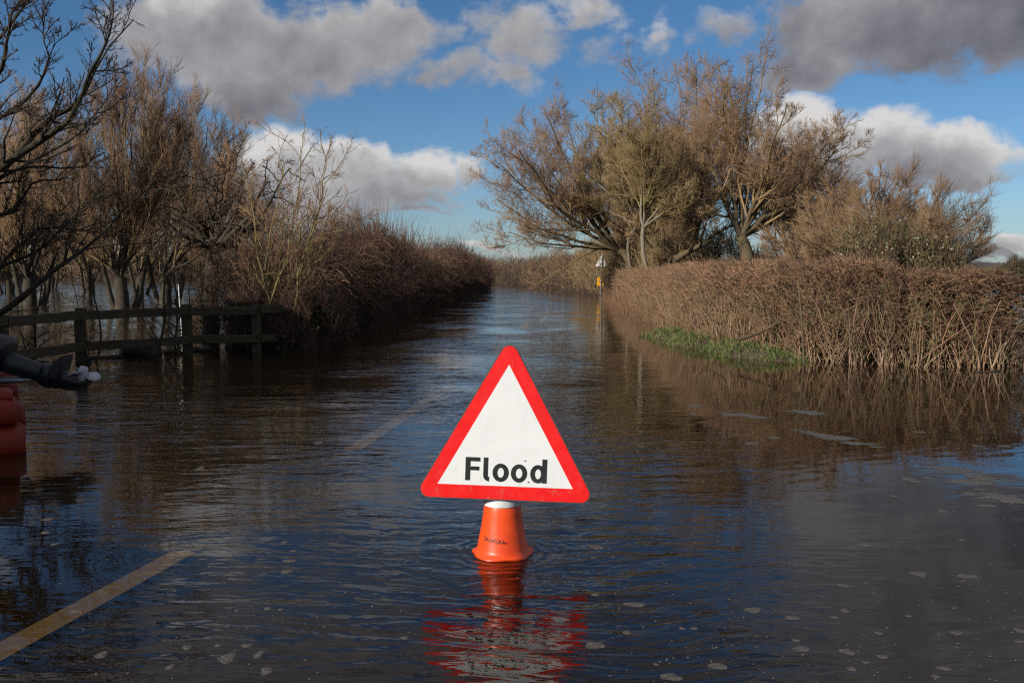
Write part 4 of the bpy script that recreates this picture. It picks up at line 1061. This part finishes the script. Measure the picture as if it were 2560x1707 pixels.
def flood_sign():
    d = CONE[1]
    o = np.array([CONE[0], CONE[1], 0])
    root = empty('flood_sign', o, 'red bordered triangular Flood sign standing on an orange cone in the water', 'road sign')
    plate = bpy.data.objects.new('sign_plate', None); COL.objects.link(plate); plate.parent = root
    # plate frame: origin at the middle of the white triangle's base
    yb = d - .085; c0 = at(1262.5, 1215, yb); u0 = at(1262.5, 1211 - 100, yb)
    plate.location = tuple(c0 - o); plate.rotation_euler = (D(-2.0), D(1.9), D(-2)); plate.scale = (1, 1, 1.038)
    s = 343.2 / F * yb / 2; w = 33.0 / F * yb; h = s * math.sqrt(3)
    def outline(rad_, c_, n=9, scale=1.0):
        vs = [np.array([-s, 0.]), np.array([s, 0.]), np.array([0., h])]; cen = np.array([0, h / 3]); out = []
        for k, v in enumerate(vs):
            dr = nrm(v - cen); cc = v + dr * c_; a0 = math.atan2(dr[1], dr[0])
            for j in range(n): a = a0 + D(-60 + 120 * j / (n - 1)); out.append(cc + np.array([math.cos(a), math.sin(a)]) * rad_)
        return out
    R0 = 20.5 / F * yb; C0 = 2 * (w - R0)
    out = outline(R0, C0); n = len(out)
    # red band built as real annulus between outline and white triangle
    inn = [np.array([-s, 0.])] * 9 + [np.array([s, 0.])] * 9 + [np.array([0., h])] * 9
    V = [(p[0], 0, p[1]) for p in out] + [(p[0], 0, p[1]) for p in inn]
    Fc = []
    for i in range(n):
        j = (i + 1) % n
        Fc.append((i, j, n + j, n + i) if i // 9 != j // 9 or True else None)
    b_ = pydata('red_border', V, Fc, M['sign_red'], plate)
    me = b_.data; import bmesh
    bm = bmesh.new(); bm.from_mesh(me); bmesh.ops.remove_doubles(bm, verts=bm.verts, dist=1e-5); bmesh.ops.recalc_face_normals(bm, faces=bm.faces); bm.to_mesh(me); bm.free()
    pydata('white_panel', [(-s, 0, 0), (s, 0, 0), (0, 0, h)], [(0, 1, 2)], M['sign_white'], plate)
    big = outline(R0 + .004, C0); V = [(p[0], yy, p[1]) for yy in (.0015, .014) for p in big]
    Fc = [tuple(range(n)), tuple(range(2 * n - 1, n - 1, -1))] + [(i, i + n, (i + 1) % n + n, (i + 1) % n) for i in range(n)]
    pydata('backing_board', V, Fc, M['sign_edge'], plate)
    # lettering: positions in photograph pixels relative to the plate, in its own rotated frame
    k = yb / F; t = D(1.95)
    def L(px, py):
        x, y = (px - 1262.5) * k, (1211 - py) * k
        return np.array([x * math.cos(-t) + y * math.sin(-t) * 1, y * math.cos(t) + x * math.sin(t)])
    yy = -.0016
    def poly(name, pts): pydata(name, [(p[0], yy, p[1]) for p in pts], [tuple(range(len(pts)))], M['black'], plate)
    xF, yBase = L(1161, 1196); hC = 57 * k; sw = 12.2 * k
    V = []; Fc = []
    def rect(V, Fc, x0, z0, x1, z1): i = len(V); V += [(x0, yy, z0), (x1, yy, z0), (x1, yy, z1), (x0, yy, z1)]; Fc.append((i, i + 1, i + 2, i + 3))
    base = yBase
    V = []; Fc = []; rect(V, Fc, xF, base, xF + sw, base + hC); rect(V, Fc, xF + sw, base + hC - 10 * k, xF + 37 * k, base + hC); rect(V, Fc, xF + sw, base + 25 * k, xF + 35 * k, base + 34.5 * k)
    pydata('letter_f', V, Fc, M['black'], plate)
    # l with a curled foot
    xl = xF + 45.5 * k; V = []; Fc = []; rect(V, Fc, xl, base + 14 * k, xl + sw * .95, base + hC + .5 * k)
    arc = []; cx, cz, ro, ri = xl + 15 * k, base + 14 * k, 15 * k, 3.6 * k
    for j in range(7):
        a = math.pi + j * math.pi / 12; arc.append(((cx + ro * math.cos(a)), yy, cz + ro * math.sin(a), (cx + ri * math.cos(a)), cz + ri * math.sin(a)))
    i0 = len(V)
    for q in arc: V += [(q[0], yy, q[2]), (q[3], yy, q[4])]
    for j in range(6): Fc.append((i0 + 2 * j, i0 + 2 * j + 2, i0 + 2 * j + 3, i0 + 2 * j + 1))
    pydata('letter_l', V, Fc, M['black'], plate)
    def ring(V, Fc, cx, cz, rx, rz, t_, n=28):
        i = len(V)
        for j in range(n):
            a = j * 2 * math.pi / n; V += [(cx + rx * math.cos(a), yy, cz + rz * math.sin(a)), (cx + (rx - t_) * math.cos(a), yy, cz + (rz - t_ * .86) * math.sin(a))]
        for j in range(n): q = (j + 1) % n; Fc.append((i + 2 * j, i + 2 * q, i + 2 * q + 1, i + 2 * j + 1))
    for cx in (89.5, 136):
        V = []; Fc = []; ring(V, Fc, xF + cx * k, base + 21.5 * k, 20.5 * k, 22.5 * k, 12 * k); pydata('letter_o', V, Fc, M['black'], plate)
    V = []; Fc = []; ring(V, Fc, xF + 184 * k, base + 21.5 * k, 19.5 * k, 22.5 * k, 11.8 * k); pydata('letter_d', V, Fc, M['black'], plate)
    V = []; Fc = []; rect(V, Fc, xF + 194.2 * k, base - .5 * k, xF + 206.2 * k, base + hC + 1 * k)
    pydata('letter_d_stem', [(a, b - .0004, c) for a, b, c in V], Fc, M['black'], plate)
    # rivets
    for (px, py) in ((1209, 1145), (1313, 1148), (1321, 1200)):
        x, z = L(px, py); rg = []
        for (dy, rr) in ((-.0016, .0030), (-.003, .0024), (-.0038, .0008)): rg.append([(x + rr * math.cos(j * .628), dy - .001, z + rr * math.sin(j * .628)) for j in range(10)])
        loft('rivet', rg, M['steel'], plate)
    # ---- cone: lathe, z relative to the water; flange at the waterline
    Z = lambda py: float(at(1256, py, d - .07)[2])
    prof = [(.068, Z(1262)), (.0745, Z(1270)), (.0765, Z(1273)), (.0785, Z(1290)), (.0855, Z(1320)), (.0955, Z(1350)), (.1035, .030), (.107, .018), (.1185, .012), (.124, .006), (.123, -.003), (.116, -.006), (.135, -.10), (.15, -.19)]
    def lathe(name, prof, matl, wavy=0, n=48):
        rings = []
        for (rr, z) in prof:
            wv = wavy if abs(z) < .014 and rr > .11 else 0
            rings.append([((rr + wv * (math.sin(3 * a) * .006 + math.sin(7 * a + 1) * .004)) * math.cos(a), (rr + wv * math.sin(5 * a) * .006) * math.sin(a), z + wv * .005 * math.sin(4 * a + .6)) for a in [j * 2 * math.pi / n for j in range(n)]])
        return loft(name, rings, matl, root)
    lathe('cone_body', prof, M['cone'], 1)
    zt = Z(1268)
    lathe('reflective_sleeve', [(.0775, zt - .002), (.0782, zt), (.0765, Z(1250)), (.0745, Z(1230)), (.066, Z(1170)), (.060, Z(1130)), (.0595, Z(1129)), (.050, Z(1129))], M['sleeve'])
    bar('mounting_bracket', (-.03, -.068, Z(1190)), (.03, -.068, Z(1190)), .018, .03, M['sign_edge'], root, np.zeros(3), r_, wob=0)
    bs = [(-.23, -.23), (.23, -.23), (.23, .23), (-.23, .23)]
    loft('base', [[(x * q, y * q, z) for (x, y) in bs] for q, z in ((1, -.215), (1, -.195), (.96, -.185))], M['black_plastic'], root, smooth=False)
    # wording bent round the cone, letter strokes as ribbons
    G_ = {'S': [[(.9, .88), (.6, 1), (.25, .95), (.1, .75), (.3, .56), (.7, .45), (.9, .25), (.75, .05), (.4, 0), (.1, .12)]],
          'K': [[(.12, 0), (.12, 1)], [(.9, 1), (.2, .48)], [(.4, .62), (.95, 0)]], 'A': [[(0, 0), (.5, 1), (1, 0)], [(.2, .32), (.8, .32)]],
          'N': [[(.1, 0), (.1, 1), (.9, 0), (.9, 1)]]}
    def R_at(z): zz = [p[1] for p in prof][::-1]; return float(np.interp(z, zz, [p[0] for p in prof][::-1]))
    th0 = D(-90 - 51); lh = .0165; lw = .0115; z_t = .073; x = 0.0
    for ch in 'SKANSKA':
        V = []; Fc = []
        for st in G_[ch]:
            p = np.array(st) * [lw, lh]; 
            fine = [p[0]]
            for a_, b2 in zip(p[:-1], p[1:]):
                for q in (.5, 1): fine.append(a_ + (b2 - a_) * q)
            p = np.array(fine); tg = nrm(np.gradient(p, axis=0)); nn = np.stack([-tg[:, 1], tg[:, 0]], 1) * .0013; i = len(V)
            for a_, m_ in zip(p, nn):
                for e in (a_ + m_, a_ - m_):
                    s_ = x + e[0]; z = z_t + e[1] - s_ * .10; rr = R_at(z) + .0012; th = th0 + s_ / .095
                    V.append((rr * math.cos(th), rr * math.sin(th), z))
            for q in range(len(p) - 1): Fc.append((i + 2 * q, i + 2 * q + 1, i + 2 * q + 3, i + 2 * q + 2))
        pydata('letter_' + ch.lower(), V, Fc, M['black'], root)
        x += lw * 1.22
    s_ = x + .004; V = []
    for j in range(10):
        a = j * .628; z = z_t + .006 - s_ * .10 + .0035 * math.sin(a); rr = R_at(z) + .0012; th = th0 + (s_ + .0035 * math.cos(a)) / .095
        V.append((rr * math.cos(th), rr * math.sin(th), z))
    pydata('red_dot', V, [tuple(range(10))], M['dot'], root)
flood_sign()

# ------------------------------------------------------------------ foam
def foam_mat():
    m = bpy.data.materials.new('foam'); m.use_nodes = True; t = m.node_tree; g = NG(t); b = t.nodes['Principled BSDF']
    co = g.n('ShaderNodeTexCoord').outputs['Object']
    vo = g.n('ShaderNodeTexVoronoi'); vo.inputs['Scale'].default_value = 160; g.put(vo.inputs['Vector'], co)
    g.put(b.inputs['Base Color'], g.mix(g.mapr(vo.outputs['Distance'], .1, .5), (.20, .185, .17), (.085, .078, .07)))
    b.inputs['Roughness'].default_value = .6
    g.put(b.inputs['Alpha'], g.mapr(g.noise(co, 60, 3, .6), .35, .6, .5, .95))
    return m
M['foam'] = foam_mat()
def blob(r, cx, cy, rx, ry, rot=0, n=14, wob=.22, z=.0014):
    ph = r.uniform(0, 6.28, 3); V = [(0, 0, z * 1.3)]
    rim = []
    for j in range(n):
        a = j * 2 * math.pi / n; q = 1 + wob * (math.sin(2 * a + ph[0]) * .6 + math.sin(3 * a + ph[1]) * .5 + math.sin(5 * a + ph[2]) * .3)
        x, y = rx * q * math.cos(a), ry * q * math.sin(a); rim.append((x * math.cos(rot) - y * math.sin(rot), x * math.sin(rot) + y * math.cos(rot)))
    V += [(x * .8, y * .8, z) for x, y in rim] + [(x, y, .0006) for x, y in rim]
    Fc = [(0, 1 + j, 1 + (j + 1) % n) for j in range(n)] + [(1 + j, 1 + n + j, 1 + n + (j + 1) % n, 1 + (j + 1) % n) for j in range(n)]
    return [(x + cx, y + cy, zz) for x, y, zz in V], Fc
def foam():
    r = np.random.default_rng(140)
    # picked out one by one in the photograph: pixel centre, pixel size
    spots = [(253, 1637, 30, 18), (118, 1298, 26, 9), (113, 1331, 22, 8), (137, 1360, 20, 7), (583, 1360, 30, 7), (722, 1402, 34, 10), (716, 1429, 26, 13), (467, 1618, 24, 12), (545, 1613, 20, 8),
             (567, 1645, 42, 26), (616, 1613, 26, 12), (646, 1636, 24, 20), (665, 1677, 30, 20), (425, 1667, 20, 14), (669, 1521, 20, 9), (702, 1523, 14, 7), (188, 1528, 28, 10), (1011, 1594, 22, 8), (733, 1377, 18, 7),
             (499, 1171, 18, 8), (795, 1107, 24, 9), (712, 1355, 18, 6), (592, 1526, 10, 6),
             (1491, 1368, 32, 12), (1539, 1313, 22, 7), (1587, 1511, 50, 14), (1487, 1613, 46, 20), (1567, 1581, 22, 10), (1793, 1665, 56, 16), (1677, 1692, 56, 20), (1488, 1486, 18, 8), (1705, 1570, 16, 7), (1735, 1570, 22, 7),
             (1882, 1525, 46, 14), (1980, 1544, 42, 10), (2003, 1622, 44, 16), (2118, 1629, 36, 18), (2207, 1641, 28, 12), (2130, 1672, 26, 12), (2165, 1655, 18, 8), (2360, 1670, 32, 13), (2392, 1582, 30, 12),
             (2162, 1362, 32, 12), (2295, 1434, 46, 12), (2418, 1440, 50, 12), (2109, 1463, 28, 10), (2113, 1526, 22, 10), (2197, 1582, 20, 8), (2087, 1542, 18, 8), (2271, 1539, 18, 7), (2358, 1278, 20, 10), (2550, 1576, 30, 12),
             (2548, 1603, 26, 9), (2468, 1264, 40, 8), (2421, 1234, 32, 10), (2450, 1223, 26, 6), (2277, 1199, 40, 14), (2320, 1195, 28, 6), (1867, 1251, 24, 8), (2055, 1244, 30, 6), (2512, 1115, 26, 6), (2447, 1115, 28, 5),
             (1936, 1094, 26, 7), (1737, 1014, 40, 7), (2300, 1080, 28, 5), (2140, 1110, 34, 5), (1880, 1108, 36, 6), (1735, 1034, 18, 6), (1990, 1600, 20, 8), (2340, 1690, 22, 9), (1640, 1660, 14, 6), (2234, 1240, 20, 5), (2404, 1350, 14, 6)]
    grp = 'foam flecks floating on the flood water'
    OWN = {(567, 1645): 'largest ragged foam fleck in the bottom left of the flood water', (667, 1677): '', (253, 1637): 'oval foam fleck alone below the yellow road line at bottom left',
           (118, 1298): 'foam fleck nearest the orange boat', (188, 1528): 'foam fleck lying over the yellow road line', (583, 1360): 'flat foam fleck just right of the near road line end',
           (722, 1402): 'two lobed foam fleck left of the cone, upper of a close pair', (716, 1429): 'slanting foam fleck left of the cone, lower of a close pair',
           (1491, 1368): 'foam fleck closest to the right of the orange cone', (1587, 1511): 'wide oval foam fleck right of the sign reflection', (1487, 1613): 'long foam fleck at the lower right border of the sign reflection',
           (1793, 1665): 'large grainy foam fleck near the bottom right of the sign reflection', (1677, 1692): 'foam fleck cut by the bottom edge right of the sign reflection',
           (1011, 1594): 'lone foam fleck just left of the red sign reflection', (1737, 1014): 'long thin foam streak nearest the grassy bank', (2418, 1440): 'wide flat foam fleck, right one of a level pair near the right edge',
           (2295, 1434): 'wide flat foam fleck, left one of a level pair near the right edge', (2550, 1576): 'upper foam fleck touching the right edge of the picture', (2548, 1603): 'lower foam fleck touching the right edge of the picture'}
    for (px, py, w, h) in spots:
        c = gp(px, py); k = c[1] / F; rx = w * k / 2; ry = min(h * k / 2 / max(.08, H / c[1]) , rx * 2.2)
        V, Fc = blob(r, 0, 0, rx, ry, 0, 20, .20)
        o = pydata('foam_fleck', V, Fc, M['foam'], None, True, loc=(c[0], c[1], 0))
        tag(o, OWN.get((px, py), 'small pale rounded fleck of foam floating on the brown flood water'), 'foam', grp)
    # long foam rafts: chains of overlapping-free lobes joined in one outline
    def raft(pts, w, label):
        P = spline([gp(*p) for p in pts], 26); c = P.mean(0); V = []; Fc = []
        for k in range(26):
            q = math.sin(math.pi * (k + .5) / 26) ** .5
            if r.uniform() < .18: continue
            v, f = blob(r, P[k][0] - c[0] + r.normal(0, .02), P[k][1] - c[1] + r.normal(0, w * .9), (.035 + .05 * q) * r.uniform(.5, 1.5), w * r.uniform(.4, 1.5) * (.4 + q), r.uniform(-.5, .5), 11, .4, .0012 + k * .00005)
            Fc += [tuple(i + len(V) for i in ff) for ff in f]; V += v
        tag(pydata('foam_raft', V, Fc, M['foam'], None, True, loc=(c[0], c[1], 0)), label, 'foam')
    raft([(1808, 1030), (1850, 1038), (1905, 1044)], .028, 'ragged foam raft nearest the grassy bank in front of the hedge')
    raft([(2000, 1075), (2060, 1090), (2120, 1100), (2200, 1122)], .024, 'long slanting foam raft over the hedge reflection')
    raft([(1990, 1026), (2020, 1030), (2042, 1036)], .022, 'small foam raft just behind the long slanting one')
    raft([(2335, 1168), (2390, 1175), (2440, 1190), (2472, 1200)], .02, 'long foam raft near the right edge beyond the end of the reflection')
    raft([(2475, 1236), (2510, 1245), (2550, 1258)], .018, 'foam raft touching the right edge of the picture')
    raft([(2385, 1206), (2420, 1202), (2460, 1208)], .022, 'curved foam raft below the long one at right')
    # fine specks, more than anyone could count
    N = 900; g = Geo(); Vs = []; Fs = []; n0 = 0
    px = np.concatenate([r.uniform(0, 2560, 500), r.uniform(1500, 2560, 400)]); py = 860 + 847 * r.uniform(0, 1, N) ** 1.2
    for x_, y_ in zip(px, py):
        if x_ > 1600 and y_ < 950: continue
        c = gp(x_, y_); k = c[1] / F; q = r.uniform(1.2, 4.2) * k * (.6 + .4 * (y_ - 860) / 847)
        V, Fc = blob(r, c[0], c[1], q, q * r.uniform(.6, 1.6), 0, 6, .15, .002)
        Vs += V; Fs += [tuple(i + n0 for i in f) for f in Fc]; n0 += len(V)
    tag(pydata('foam_specks', Vs, Fs, M['foam']), 'tiny pale foam specks scattered over the flood water', 'foam', kind='stuff')
foam()
